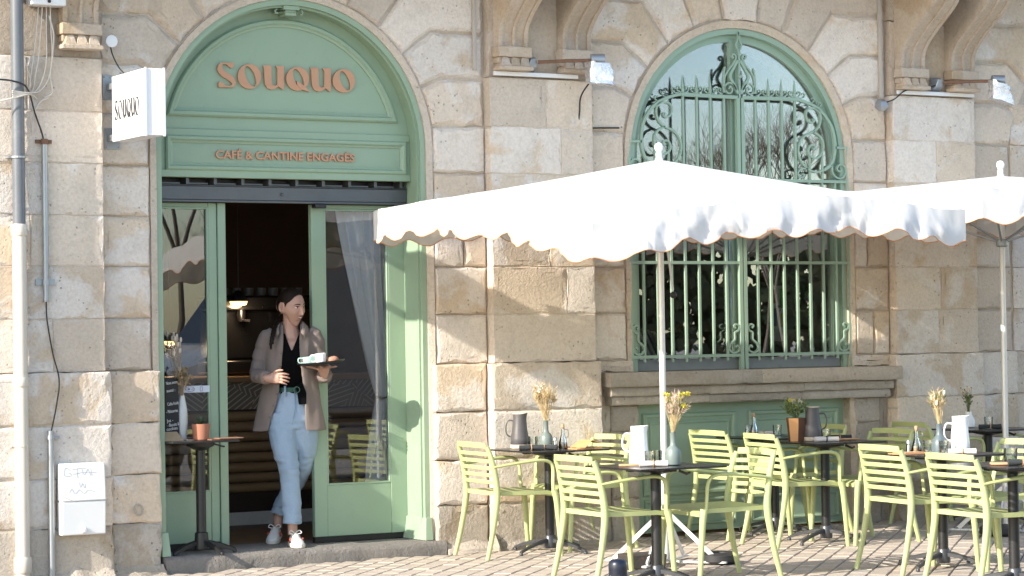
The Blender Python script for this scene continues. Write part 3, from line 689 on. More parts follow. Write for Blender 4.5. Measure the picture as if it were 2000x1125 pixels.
for sg in (-1, 1):
    f = lambda pts: [(XW+sg*a, b) for a, b in pts]
    iron('shoulder_rail', f(shoulder), .022); iron('scroll', f(Sc)); iron('scroll', f(inner)); iron('scroll', f(side), .013); iron('scroll', f(low), .012)
    iron('scroll', f(bots), .013); iron('scroll', [(XW+sg*(1.04-a), b) for a, b in bots], .013)
    iron('rail', f([(.90,2.943),(1.0,2.943)]), .018, smooth=False)
    for z, w in ((1.343,.022),(2.045,.022),(2.677,.022)): iron('rail', f([(.022,z),(1.0,z)]), w, .03, smooth=False)
    iron('rail', f([(.022,3.302),(.53,3.307)]), .026, .03, smooth=False)
    iron('end_stile', f([(1.012,1.236),(1.012,2.955)]), .022, .032, smooth=False)
    iron('meeting_stile', f([(.02,1.236),(.02,3.30)]), .03, .034, smooth=False)
    for k in range(1, 8):
        x = .02+.125*k; top = 3.30 if k <= 4 else 2.677
        iron('bar', f([(x,1.343),(x,top)]), .0175, .0175, smooth=False)
        p = MB(); p.lathe([(.006,1.30),(.011,1.305),(.010,1.325),(.007,1.34)], 8, (XW+sg*x, GY, 0)); p.build('bar_foot', GRILLE, gr, smooth=True)
        if 2 <= k <= 4:
            p = MB(); p.lathe([(.012,3.318),(.016,3.345),(.016,3.352),(.012,3.357),(.013,3.37),(.003,3.455),(.001,3.46)], 8, (XW+sg*x, GY, 0)); p.build('spike', GRILLE, gr, smooth=True)
        if 1 <= k <= 4:
            for d in (-1, 1):
                cx = x+d*.04
                if cx < .13: continue
                iron('scroll', [(XW+sg*(x+d*.012), 3.325),(XW+sg*(x+d*.035),3.328),(XW+sg*(x+d*.054),3.348),(XW+sg*(x+d*.045),3.368),(XW+sg*(x+d*.028),3.362),(XW+sg*(x+d*.030),3.348)], .007, .016)
    for (x, z) in ((.60,3.318),(.69,3.285),(.755,3.25)):
        iron('scroll', [(XW+sg*(x-.04),z-.0),(XW+sg*x,z+.004),(XW+sg*(x+.018),z+.026),(XW+sg*(x+.002),z+.040),(XW+sg*(x-.012),z+.028)], .007, .016)
    # bars between the shoulder scrolls and the rail
    iron('bar', f([(.655,2.677),(.655,2.876)]), .016, .0165, smooth=False); iron('bar', f([(.777,2.677),(.777,2.909)]), .016, .0165, smooth=False)
    # centre ornament
    iron('ornament', f([(.012,3.33),(.05,3.40),(.085,3.46),(.055,3.52),(.012,3.585)]), .022, .02)
    iron('ornament', f([(.03,3.36),(.06,3.40),(.105,3.41),(.135,3.375),(.115,3.335),(.08,3.335),(.066,3.362),(.085,3.383),(.10,3.365)]), .012, .02)
    iron('ornament', f([(.135,3.335),(.142,3.40),(.132,3.46),(.10,3.51),(.06,3.55),(.03,3.60),(.035,3.625),(.055,3.63),(.066,3.612),(.05,3.60)]), .013, .02)
    iron('ornament', f([(.146,3.335),(.150,3.42),(.138,3.50),(.132,3.53)]), [.014,.018,.012,.003] if False else .011, .018)
mb = MB(); mb.bar([(XW,GY,3.30),(XW,GY,3.62)], .016, .02); mb.lathe([(.012,3.62),(.018,3.64),(.012,3.655)], 8, (XW,GY,0)); mb.sphere((XW,GY-.012,3.462), .018)
mb.build('ornament', GRILLE, gr, smooth=True)
for sg in (-1,1): iron('spear', [(XW,3.65),(XW+sg*.026,3.70),(XW+sg*.012,3.735),(XW,3.80)], .013, .016)

# ================================================================== green timber panel under the window
pn = thing('apron_panel', 'green timber panelling set under the stone window sill', 'panel', (XW, .12, 0))
mb = MB(); mb.box(9.752,11.743,.11,.15,.03,.990); mb.build('board', GREEN, pn)
def frame_rect(x0,x1,z0,z1,y,w,h,name):
    P = [(x0,z0),(x1,z0),(x1,z1),(x0,z1)]; return P
sf_old = sf
def moulding_on(par, *a):
    global sf
    keep = sf; sf = par; o = moulding(*a); sf = keep; return o
for x0, x1 in ((9.86,10.66),(10.83,11.64)):
    moulding_on(pn, 'panel_moulding', [(x0,.33),(x1,.33),(x1,.895),(x0,.895)], .05, .02, .11)
    moulding_on(pn, 'panel_moulding', [(x0+.05,.38),(x1-.05,.38),(x1-.05,.845),(x0+.05,.845)], .02, .01, .11)
for x0, x1 in ((9.86,10.66),(10.83,11.64)):
    moulding_on(pn, 'panel_moulding', [(x0,.09),(x1,.09),(x1,.26),(x0,.26)], .03, .015, .11)
# ================================================================== things fixed to the wall
PY = -.075
LGREY = simple('galvanised_steel', (.34,.36,.375), .38, metal=.6, var=.15, vscale=12, dirt=.2, dirtcol=(.25,.22,.18))
PVCD = simple('grey_pvc', (.115,.125,.14), .38, var=.15, vscale=4, dirt=.2, dirtcol=(.3,.29,.27), rnd=False)
PVCW = simple('cream_enamel_pipe', (.56,.51,.43), .45, var=.10, vscale=5, dirt=.35, dirtcol=(.40,.33,.24), rnd=False)
RUST = simple('rusty_iron', (.16,.085,.05), .8, var=.4, vscale=30, bump=.3)
CABW = simple('white_cable', (.58,.54,.47), .5, var=.1); CABB = simple('black_cable', (.02,.02,.02), .5)
FOIL = simple('silver_foil', (.75,.75,.76), .28, metal=.85, var=.1, vscale=20, bump=1.0, bscale=35)
dp = thing('drainpipe', 'tall drainpipe, dark grey above and cream below, at the left edge', 'drainpipe', (4.985,-.13,0))
def pipe(name, r, z0, z1, mat, x=4.985, y=-.13):
    mb = MB(); mb.lathe([(r,z0),(r,z1)], 20, (x,y,0)); return mb.build(name, mat, dp, smooth=True)
pipe('upper_pipe', .041, 2.27, 6.5, PVCD); pipe('lower_pipe', .045, -.03, 2.262, PVCW)
for z0,z1,r,m in ((2.20,2.275,.052,PVCW),(1.24,1.30,.053,PVCW),(.06,.16,.056,PVCW),(3.72,3.76,.052,PVCD)):
    mb = MB(); mb.lathe([(r-.004,z0),(r,z0+.008),(r,z1-.008),(r-.004,z1)], 20, (4.985,-.13,0)); mb.build('pipe_collar', m, dp, smooth=True)
for z in (2.695, .86):
    mb = MB(); mb.lathe([(.049,z),(.049,z+.012)], 16, (4.985,-.13,0)); mb.box(4.92,4.945,-.13,-.07,z,z+.011); mb.build('pipe_clamp', LGREY if z > 2 else PVCW, dp)
cd = thing('cable_conduit', 'galvanised cable conduit in two lengths beside the drainpipe', 'conduit', (5.17,-.1,0))
mb = MB(); mb.lathe([(.019,1.78),(.019,2.80)], 12, (5.168,-.1,0)); mb.build('upper_tube', LGREY, cd, smooth=True)
mb = MB(); mb.lathe([(.021,-.03),(.021,.955)], 12, (5.176,-.132,0)); mb.build('lower_tube', LGREY, cd, smooth=True)
mb = MB(); mb.lathe([(.023,2.79),(.023,2.825)], 12, (5.168,-.1,0)); mb.box(5.115,5.22,-.095,-.076,2.797,2.82); mb.build('rusty_clamp', RUST, cd)
mb = MB(); mb.box(5.105,5.232,-.088,-.0765,1.885,1.925); mb.lathe([(.023,1.89),(.023,1.92)], 12, (5.168,-.1,0)); mb.build('bracket', LGREY, cd)
mb = MB(); mb.lathe([(.026,.90),(.026,.925)], 12, (5.176,-.132,0)); mb.box(5.20,5.24,-.12,-.106,.90,.92); mb.build('bracket', LGREY, cd)
def cable(name, pts, r, mat, parent=None):
    P = [np.array(p,float) for p in pts]; P = [2*P[0]-P[1]]+P+[2*P[-1]-P[-2]]; q = []
    for i in range(1,len(P)-2):
        for t in np.linspace(0,1,6,endpoint=False): q.append(tuple(.5*((2*P[i])+(-P[i-1]+P[i+1])*t+(2*P[i-1]-5*P[i]+4*P[i+1]-P[i+2])*t*t+(-P[i-1]+3*P[i]-3*P[i+1]+P[i+2])*t**3)))
    q.append(tuple(P[-2])); mb = MB(); mb.tube(q, r, 6); return mb.build(name, mat, parent, smooth=True, angle=80)
cable('cable', [(5.168,-.1,1.79),(5.175,-.095,1.66),(5.21,-.095,1.45),(5.24,-.125,1.28),(5.22,-.128,1.12),(5.18,-.135,.95)], .005, CABB, cd)
bx = thing('junction_box', 'white junction box with loose cables at the top left corner', 'junction box', (5.18,-.1,3.67))
mb = MB(); mb.box(5.063,5.295,-.19,-.0755,3.675,3.99); mb.build('box_body', WHITEP, bx, bevel=.008)
mb = MB(); mb.sphere((5.18,-.192,3.70), .012); mb.build('lock', BLACK, bx, smooth=True)
for k in range(4):
    x = 5.14+k*.026; d = rng.uniform(-.05,.05)
    cable('cable', [(x,-.10,3.68),(x+d*.5,-.11,3.5),(x+d,-.12,3.35+rng.uniform(-.05,.05)),(x-.02+d,-.11,3.22),(x-.07,-.105,3.14),(x-.10-.02*k,-.17,3.11),(4.93,-.19,3.08+.012*k)], .0042, CABW, bx)
cable('cable', [(5.21,-.1,3.62),(5.235,-.11,3.5),(5.225,-.11,3.36),(5.21,-.1,3.24),(5.225,-.1,3.13),(5.17,-.1,3.09)], .0055, CABW, bx)
cable('cable', [(5.20,-.1,3.09),(5.14,-.1,3.06),(5.10,-.1,2.98),(5.09,-.1,2.86)], .0055, CABW, bx)
bc = cable('wall_cable', [(4.55,-.16,3.22),(4.80,-.18,3.19),(4.93,-.19,3.18),(5.03,-.18,3.14),(5.10,-.12,2.99),(5.15,-.10,2.87),(5.168,-.1,2.80)], .006, CABB)
tag(bc, 'thin black cable crossing the drainpipe into the conduit', 'cable')
bc = cable('wall_cable', [(4.55,-.15,3.10),(4.80,-.17,3.05),(4.93,-.19,3.07),(5.05,-.17,3.10),(5.12,-.11,3.08)], .005, CABW)
tag(bc, 'loose pale cable looping around the upper drainpipe', 'cable')
mt = thing('meter_box', 'white metal meter box with scribbled graffiti low on the wall', 'meter box', (5.37,-.15,.284))
mb = MB(); mb.loft([[(5.222,-.19,.284),(5.52,-.19,.284),(5.52,-.106,.284),(5.222,-.106,.284)],[(5.222,-.20,.50),(5.52,-.20,.50),(5.52,-.106,.50),(5.222,-.106,.50)]]); mb.build('lower_cover', WHITEP, mt, bevel=.008)
mb = MB(); mb.loft([[(5.222,-.205,.501),(5.52,-.205,.501),(5.52,-.106,.501),(5.222,-.106,.501)],[(5.222,-.185,.743),(5.52,-.185,.743),(5.52,-.106,.743),(5.222,-.106,.743)]]); mb.build('upper_door', WHITEP, mt, bevel=.008)
mb = MB(); mb.lathe([(.02,0),(.022,.006),(.014,.018),(.004,.02)], 14); mb.v = [(5.37+x, -.19-z, .315+y) for x,y,z in mb.v]; mb.build('lock_knob', WHITEP, mt, smooth=True)
GRAF = simple('graffiti_ink', (.36,.36,.38), .6)
def scrib(pts): 
    mb = MB(); mb.tube([(x, -.2055+(z-.501)*.083, z) for x, z in sm(pts, 5)], .0012, 4); mb.build('graffiti', GRAF, mt)
scrib([(5.285,.70),(5.255,.715),(5.24,.69),(5.25,.665),(5.285,.665),(5.285,.68),(5.27,.68)])
scrib([(5.30,.705),(5.36,.712),(5.41,.70)]); scrib([(5.33,.71),(5.328,.665),(5.335,.65)]); scrib([(5.36,.705),(5.375,.668),(5.40,.70),(5.42,.66)]); scrib([(5.42,.71),(5.425,.67),(5.44,.665)])
scrib([(5.30,.675),(5.38,.685),(5.46,.68)]); scrib([(5.34,.62),(5.35,.59),(5.36,.615),(5.375,.585),(5.38,.61)])
scrib([(5.27,.56),(5.29,.58),(5.31,.55),(5.34,.575),(5.37,.55),(5.40,.57),(5.45,.555)]); scrib([(5.225,.54),(5.26,.52),(5.29,.507)])
# --- hanging box sign
hs = thing('hanging_sign', 'white box sign projecting from the wall with black café lettering', 'sign', (5.69,-.4,2.81))
SIGNW = simple('sign_white', (.74,.74,.75), .35, var=.02, rnd=False)
mb = MB(); mb.box(5.622,5.754,-.70,-.12,2.815,3.24); mb.build('sign_box', SIGNW, hs, bevel=.004)
mb = MB()
for x0,x1 in ((5.6195,5.632),(5.744,5.7575)):
    mb.box(x0,x1,-.706,-.7005,2.81,3.245)
mb.build('edge_trim', WHITEP, hs)
mb = MB(); mb.box(5.7545,5.757,-.70,-.12,2.815,3.24); mb.build('right_face', simple('sign_shade_grey',(.5,.5,.52),.4), hs)  # side of the white sign, its shade put into a grey colour
SI = simple('sign_ink', (.03,.03,.03), .5)
def sxy(x, y): return (-.17-(x-85)/1800*.43*1.0, 3.03-((y-.042*(x-100))-108)/330*.125+.045)
def sletter(outs):
    sp = [[sxy(x, y) for x, y in o] for o in outs]
    cu = bpy.data.curves.new('letter','CURVE'); cu.dimensions='2D'; cu.fill_mode='BOTH'; cu.extrude=.001
    for pts in sp:
        s_ = cu.splines.new('POLY'); s_.points.add(len(pts)-1); s_.use_cyclic_u = True
        for p,(a,b) in zip(s_.points, pts): p.co = (a,b,0,1)
    t = link(bpy.data.objects.new('letter',cu)); me = eval_mesh(t,'letter'); bpy.data.objects.remove(t); bpy.data.curves.remove(cu)
    me.transform(Matrix(((0,0,1,5.6208),(1,0,0,0),(0,1,0,0),(0,0,0,1)))); me.materials.clear(); me.materials.append(SI)
    o = link(bpy.data.objects.new('letter',me)); setpar(o, hs)
sletter([Sp]); sletter([ell(500,290,150,165), ell(512,290,75,148,-.3)]); sletter([Up]); sletter([ell(1125,320,150,160), ell(1135,318,75,143,-.3)]); sletter([[(1108,350),(1150,372),(1215,420),(1285,500),(1225,482),(1160,458),(1120,412)]])
sletter([[(x+617,y+27) for x, y in Up]]); sletter([ell(1738,345,150,160), ell(1750,345,75,143,-.3)])
for z0,z1,x0,x1 in ((3.10,3.265,5.60,5.668),(2.775,2.915,5.61,5.722)):
    mb = MB(); mb.box(x0,x1,-.006,.01,z0,z1); mb.build('wall_plate', LGREY, hs, bevel=.003)
    mb = MB(); mb.box(5.625,5.665,-.119,-.0065,(z0+z1)/2-.02,(z0+z1)/2+.02); mb.build('bracket_arm', LGREY, hs)
    for a in (x0+.014,x1-.014):
        for b in (z0+.016,z1-.016):
            mb = MB(); mb.sphere((a,-.008,b), .007, 8, 5); mb.build('bolt', LGREY, hs, smooth=True)
ds = MB(); ds.lathe([(.004,-.012),(.03,-.01),(.040,0),(.040,.008),(.03,.012)], 20); ds.v = [(5.63+x, -.10-z, 3.475+y) for x,y,z in ds.v]
dso = ds.build('wall_disc', WHITEP, smooth=True); tag(dso, 'round white plastic disc on the wall above the box sign', 'disc')
c_ = cable('sign_cable', [(5.625,-.09,3.45),(5.64,-.10,3.38),(5.67,-.13,3.30),(5.69,-.20,3.245)], .005, CABB); tag(c_, 'short black cable running from the white disc to the box sign', 'cable')
# --- conduits, trunking, floodlights
for x, z0, lab in ((8.385,3.41,'slim beige conduit beside the stone consoles between door and window'),(12.045,3.30,'slim beige conduit beside the stone consoles right of the window')):
    mb = MB(); mb.box(x-.013,x+.013,-.03,-.004,z0,4.4); o = mb.build('wall_conduit', simple('beige_conduit',(.42,.38,.33),.6,var=.1), bevel=.003); tag(o, lab, 'conduit')
for x0, x1, lab in ((8.50,9.20,'thin white trunking strip under the consoles above the umbrella'),(12.15,12.93,'thin white trunking strip under the right pair of consoles')):
    mb = MB(); mb.box(x0,x1,-.10,-.0765,3.372,3.402); o = mb.build('cable_trunking', WHITEP, bevel=.003); tag(o, lab, 'trunking')
def floodlight(x, lab, tilt):
    t = thing('floodlight', lab, 'floodlight', (x-.35,-.1,3.47), 0, 'floodlights wrapped in foil on the wall')
    mb = MB(); mb.loft([[(x-.43,-.12,3.44),(x-.36,-.12,3.44),(x-.35,-.06,3.40),(x-.45,-.06,3.40)],[(x-.41,-.13,3.50),(x-.37,-.13,3.50),(x-.34,-.06,3.52),(x-.44,-.06,3.52)]]); mb.build('mount', LGREY, t, bevel=.006)
    mb = MB(); mb.tube([(x-.36,-.13,3.475),(x-.18,-.24,3.48),(x-.02,-.34,3.48)], .013, 8); mb.build('rod', RUST, t, smooth=True)
    mb = MB(); mb.tube([(x-.035,-.33,3.485),(x+.055,-.37,3.485)], .042, 12); mb.build('lamp_body', LGREY, t, smooth=True)
    mb = MB(); c, s = math.cos(tilt), math.sin(tilt); n = 7; rows = []
    for i in range(n):
        z = 3.46-.15*i/(n-1); w = .075+.02*i/(n-1)
        ring = []
        for a in range(14):
            an = 2*math.pi*a/14; ex = w*np.sign(math.cos(an))*abs(math.cos(an))**.5; ey = .045*np.sign(math.sin(an))*abs(math.sin(an))**.5
            j = rng.normal(0,.004,3); ring.append((x+.01+ex*c+(3.40-z)*s*.6+j[0], -.37+ey+ex*-.3+j[1], z+ex*-s+j[2]))
        rows.append(ring)
    mb.loft(rows); mb.build('foil_wrap', FOIL, t, smooth=True, angle=25)
    return t
floodlight(9.20, 'foil wrapped floodlight on a rusty arm left of the window arch', .12)
floodlight(12.95, 'foil wrapped floodlight on a rusty arm at the far right', .35)
c_ = cable('lamp_cable', [(9.20,-.30,3.36),(9.21,-.12,3.25),(9.215,-.085,3.14),(9.225,-.06,3.05),(9.30,-.03,3.025),(9.45,-.01,3.03),(9.60,-.01,3.035)], .006, CABB); tag(c_, 'black cable hanging from the left floodlight along a stone joint', 'cable')
c_ = cable('lamp_cable', [(12.06,-.02,3.30),(12.12,-.09,3.33),(12.22,-.11,3.40),(12.4,-.11,3.42),(12.55,-.11,3.46)], .005, CABB); tag(c_, 'thin black cable curving up to the right floodlight', 'cable')
sn = MB(); sn.loft([[(12.01,-.06,3.235),(12.04,-.06,3.235),(12.04,-.03,3.235),(12.01,-.03,3.235)],[(11.985,-.09,3.27),(12.065,-.09,3.27),(12.065,-.01,3.27),(11.985,-.01,3.27)],[(11.995,-.08,3.31),(12.05,-.08,3.31),(12.05,-.01,3.31),(11.995,-.01,3.31)],[(12.015,-.05,3.335),(12.035,-.05,3.335),(12.035,-.01,3.335),(12.015,-.01,3.335)]])
so_ = sn.build('wall_sensor', LGREY, bevel=.003); tag(so_, 'small grey faceted sensor at the foot of the right conduit', 'sensor')

# ================================================================== umbrellas
def canvas_mat():
    m, nn, ll, b = nodes('white_canvas'); out = nn['Material Output']
    v = coords(nn, ll, False); n1 = N(nn,'ShaderNodeTexNoise',Scale=7,Detail=5); ll.new(v, n1.inputs['Vector'])
    n2 = N(nn,'ShaderNodeTexNoise',Scale=350,Detail=2); ll.new(v, n2.inputs['Vector'])
    c = mixc(nn, ll, n1.outputs[0], (.66,.655,.65), (.74,.735,.73)); ll.new(c, b.inputs['Base Color']); b.inputs['Roughness'].default_value = .85; b.inputs['Specular IOR Level'].default_value=.2
    bp = N(nn,'ShaderNodeBump',Strength=.15,Distance=.004); ll.new(n2.outputs[0], bp.inputs['Height']); ll.new(bp.outputs[0], b.inputs['Normal'])
    tr = nn.new('ShaderNodeBsdfTranslucent'); tr.inputs[0].default_value = (.70,.62,.50,1); mx = nn.new('ShaderNodeMixShader'); mx.inputs[0].default_value = .22
    ll.new(b.outputs[0], mx.inputs[1]); ll.new(tr.outputs[0], mx.inputs[2]); ll.new(mx.outputs[0], out.inputs[0]); return m
CANVAS = canvas_mat()
TRIM = simple('orange_trim', (.62,.26,.08), .7, var=.1)
POLE = simple('white_pole', (.62,.62,.60), .35, metal=.2, var=.08, vscale=3)
def umbrella(cx, cy, half, zt, apex, label, seed, bulge):
    """zt: top edge heights at corners (L=-x+y, F=-x-y, R=+x-y, B=+x+y)"""
    r_ = np.random.default_rng(seed); L, F, Rr, B = zt
    t = thing('umbrella', label, 'umbrella', (cx,cy,gz(cx)), 0, 'white scalloped market umbrellas')
    corners = [(-half,half,L),(-half,-half,F),(half,-half,Rr),(half,half,B)]
    per = []; nseg = 36
    for i in range(4):
        a, b = np.array(corners[i]), np.array(corners[(i+1) % 4])
        for k in range(nseg):
            u = k/nseg; p = a+(b-a)*u
            p[2] += bulge[i]*(1-abs(2*u-1)**2.4)-.02*abs(math.sin(3*math.pi*u))     # canvas slack between rib tips
            per.append(p)
    n = len(per); nr = 14; rows = []
    for j in range(1, nr+1):
        s = j/nr; row = []
        for i, p in enumerate(per):
            u = (i % nseg)/nseg
            sag = -.018*math.sin(math.pi*s)*(1-abs(2*u-1)**1.5)-.004*math.sin(math.pi*s)
            wr = .006*s*math.sin(i*.9+3*s+seed)+.022*s*s*mnoise.noise(Vector((p[0]*4.5,p[1]*4.5,s*2+seed)))+r_.normal(0,.0015)*s
            row.append((cx+p[0]*s, cy+p[1]*s, apex+(p[2]-apex)*s+sag+wr))
        rows.append(row)
    mb = MB(); vs = [(cx,cy,apex)]+[q for r in rows for q in r]; fs = [(0,1+i,1+(i+1) % n) for i in range(n)]
    for j in range(nr-1):
        for i in range(n): fs.append((1+j*n+i, 1+(j+1)*n+i, 1+(j+1)*n+(i+1) % n, 1+j*n+(i+1) % n))
    mb.add(vs, fs); can = mb.build('canopy', CANVAS, t, smooth=True, angle=60)
    # valance with nine scallops on each side
    edge = rows[-1]; nv = 7; vr = [[], ]; rowsv = []; low = []
    K = 6
    for side in range(4):
        a = edge[side*nseg:(side+1)*nseg]+[edge[((side+1)*nseg) % n]]; A = np.array(a); m = nseg*4
        out = np.array([(-1,0),(0,-1),(1,0),(0,1)][side]); cols = []
        tt = np.linspace(0, nseg, m+1)
        ph = r_.uniform(0,6)
        for q in tt:
            i0 = min(int(q), nseg-1); p = A[i0]+(A[i0+1]-A[i0])*(q-i0); u = q/nseg
            ln = .205+.022*math.cos(2*math.pi*9*u+math.pi)+.015*math.exp(-((u-0)/.06)**2)+.015*math.exp(-((1-u)/.06)**2)
            win = min(1, min(u,1-u)/.07); saw = (u*3) % 1
            fl = .008*math.sin(u*9*math.pi+ph)+.075*(saw/.4 if saw < .4 else (1-saw)/.6)
            col = []
            for k in range(nv):
                w = k/(nv-1); o_ = .006+.012*math.sin(w*2.2)+fl*w+r_.normal(0,.0022)*(w+.3)+.008*math.sin(u*57+w*4+ph)*w+.016*mnoise.noise(Vector((u*26,w*2.2+side*7,seed*3)))*(.4+w)+.009*mnoise.noise(Vector((u*60+w*6,w*4,seed+side)))*(.3+w); o_ *= win
                col.append((p[0]+out[0]*o_, p[1]+out[1]*o_, p[2]-ln*w-.001))
            cols.append(col)
        mbv = MB(); vs = [q for c in cols for q in c]; fs = [(i*nv+k, (i+1)*nv+k, (i+1)*nv+k+1, i*nv+k+1) for i in range(m) for k in range(nv-1)]
        mbv.add(vs, fs); val = mbv.build('valance', CANVAS, t, smooth=True, angle=70)
        tr = MB(); tr.tube([c[-1] for c in cols], .003, 5); tr.build('trim', TRIM, val, smooth=True)
    mb = MB(); zb = gz(cx)+.02
    mb.lathe([(.021,zb),(.021,apex-.02)], 16, (cx,cy,0)); mb.build('pole', POLE, t, smooth=True)
    mb = MB(); mb.lathe([(.026,apex-.012),(.026,apex+.008),(.02,apex+.012),(.021,apex+.04),(.017,apex+.05),(.027,apex+.068),(.030,apex+.085),(.024,apex+.103),(.008,apex+.112)], 16, (cx,cy,0)); mb.build('finial', SIGNW, t, smooth=True)
    hubz = 2.14 if half > 1.39 else 2.1
    mb = MB(); mb.lathe([(.03,hubz-.03),(.045,hubz-.02),(.045,hubz+.02),(.03,hubz+.03)], 14, (cx,cy,0)); mb.build('hub', LGREY, t, smooth=True)
    for i in range(8):
        p = per[(i*nseg//2) % n]; e = np.array([cx+p[0]*.97, cy+p[1]*.97, apex+(p[2]-apex)*.97-.03]); mid = np.array([cx+p[0]*.52, cy+p[1]*.52, apex+(p[2]-apex)*.52-.065])
        mb = MB(); mb.tube([(cx,cy,apex-.06), tuple(mid), tuple(e)], .009, 6); rib = mb.build('rib', LGREY, t, smooth=True)
        mb = MB(); mb.tube([(cx,cy,hubz), tuple(mid)], .008, 6); mb.build('strut', LGREY, rib, smooth=True)
    return t
U1 = umbrella(8.80, -1.74, 1.40, (2.375, 2.145, 2.27, 2.43), 2.66, 'nearer white scalloped umbrella spreading in front of the arched window', 3, (.12,.13,.05,.03))
U2 = umbrella(11.95, -1.50, 1.40, (2.49, 2.44, 2.44, 2.48), 2.63, 'farther white scalloped umbrella at the right edge, partly cut off', 5, (.03,.03,.03,.03))
c_ = cable('crank_cord', [(8.86,-1.72,2.12),(8.90,-1.70,1.95),(8.925,-1.69,1.80)], .009, POLE); setpar(c_, U1); c_.name = 'crank_handle'
mb = MB(); mb.sphere((8.93,-1.69,1.77), .024); mb.build('crank_knob', BLACK, U1, smooth=True)
def stand(cx, cy, lab):
    t = thing('umbrella_stand', lab, 'umbrella stand', (cx,cy,gz(cx)), 0, 'weighted umbrella stands'); z = gz(cx)
    WS = simple('white_steel', (.62,.62,.61), .4, metal=.2, var=.1)
    mb = MB(); mb.lathe([(.03,z+.02),(.03,z+.32),(.034,z+.33),(.034,z+.37),(.03,z+.38)], 14, (cx,cy,0)); mb.build('socket', WS, t, smooth=True)
    for i in range(4):
        a = R(45+90*i-8); ex, ey = cx+.42*math.cos(a), cy+.42*math.sin(a)
        mb = MB(); mb.bar([(cx+.03*math.cos(a),cy+.03*math.sin(a),z+.33),(cx+.36*math.cos(a),cy+.36*math.sin(a),z+.03)], .012, .028, ref=(0,0,1)); mb.bar([(cx+.03*math.cos(a),cy+.03*math.sin(a),z+.02),(ex,ey,z+.02)], .03, .012, ref=(0,0,1)); mb.build('leg', WS, t)
    return t
stand(8.80,-1.74,'white steel umbrella stand among the front tables, under the nearer umbrella'); stand(11.95,-1.50,'white steel umbrella stand at the far right behind the chairs')
RUB = simple('black_rubber', (.022,.022,.023), .6, var=.25, vscale=10, dirt=.25, dirtcol=(.09,.085,.08))
def weight(x, y, lab, r=.125):
    mb = MB(); z = gz(x); mb.lathe([(.03,z+.03),(r-.02,z+.002),(r,z+.02),(r,z+.06),(r-.03,z+.078),(.05,z+.072),(.04,z+.055),(.012,z+.054)], 26, (x,y,0)); o = mb.build('stand_weight', RUB, smooth=True); tag(o, lab, 'weight', 'umbrella stand weights')
weight(9.08,-1.95,'round black rubber weight on the right foot of the nearer stand'); weight(11.75,-1.62,'round black rubber weight by the farther umbrella stand, half hidden', .13)
mb = MB(); mb.loft([[(8.40,-1.90,gz(8.5)),(8.66,-1.95,gz(8.5)),(8.69,-1.80,gz(8.5)),(8.43,-1.75,gz(8.5))],[(8.39,-1.91,gz(8.5)+.10),(8.67,-1.96,gz(8.5)+.09),(8.70,-1.79,gz(8.5)+.10),(8.42,-1.74,gz(8.5)+.095)]])
o = mb.build('iron_block', simple('scorched_iron',(.035,.03,.028),.7,var=.4,vscale=14,bump=.5,bscale=30,dirt=.5,dirtcol=(.20,.09,.03)), bevel=.008); tag(o, 'rusty dark iron ballast block behind the front table leg', 'ballast')
# bollard

bo = thing('bollard', 'dark blue street bollard top with dimpled side at the bottom edge', 'bollard', (5.085,-7.0,-.03))
NAVY = simple('navy_paint', (.008,.011,.022), .35, var=.15, vscale=8)
mb = MB(); mb.lathe([(.0365,-.03),(.0365,.595),(.037,.60),(.0375,.618),(.034,.630),(.026,.637),(.008,.640)], 24, (5.085,-7.0,0)); mb.build('post', NAVY, bo, smooth=True)
mb = MB()
for i in range(30):
    for j in range(14):
        a = 2*math.pi*(i+.5*(j % 2))/30; z = .42+j*.0118; c, s = math.cos(a), math.sin(a)
        u = Vector((-s,c,0)); p = Vector((5.085+c*.0368,-7.0+s*.0368,z)); q = [p+u*.003, p+Vector((0,0,.0042)), p-u*.003, p-Vector((0,0,.0042)), p+Vector((c,s,0))*.0016]
        mb.add(q, [(0,1,4),(1,2,4),(2,3,4),(3,0,4)])
d_ = mb.build('dimples', NAVY, bo); tag(d_, kind='stuff')

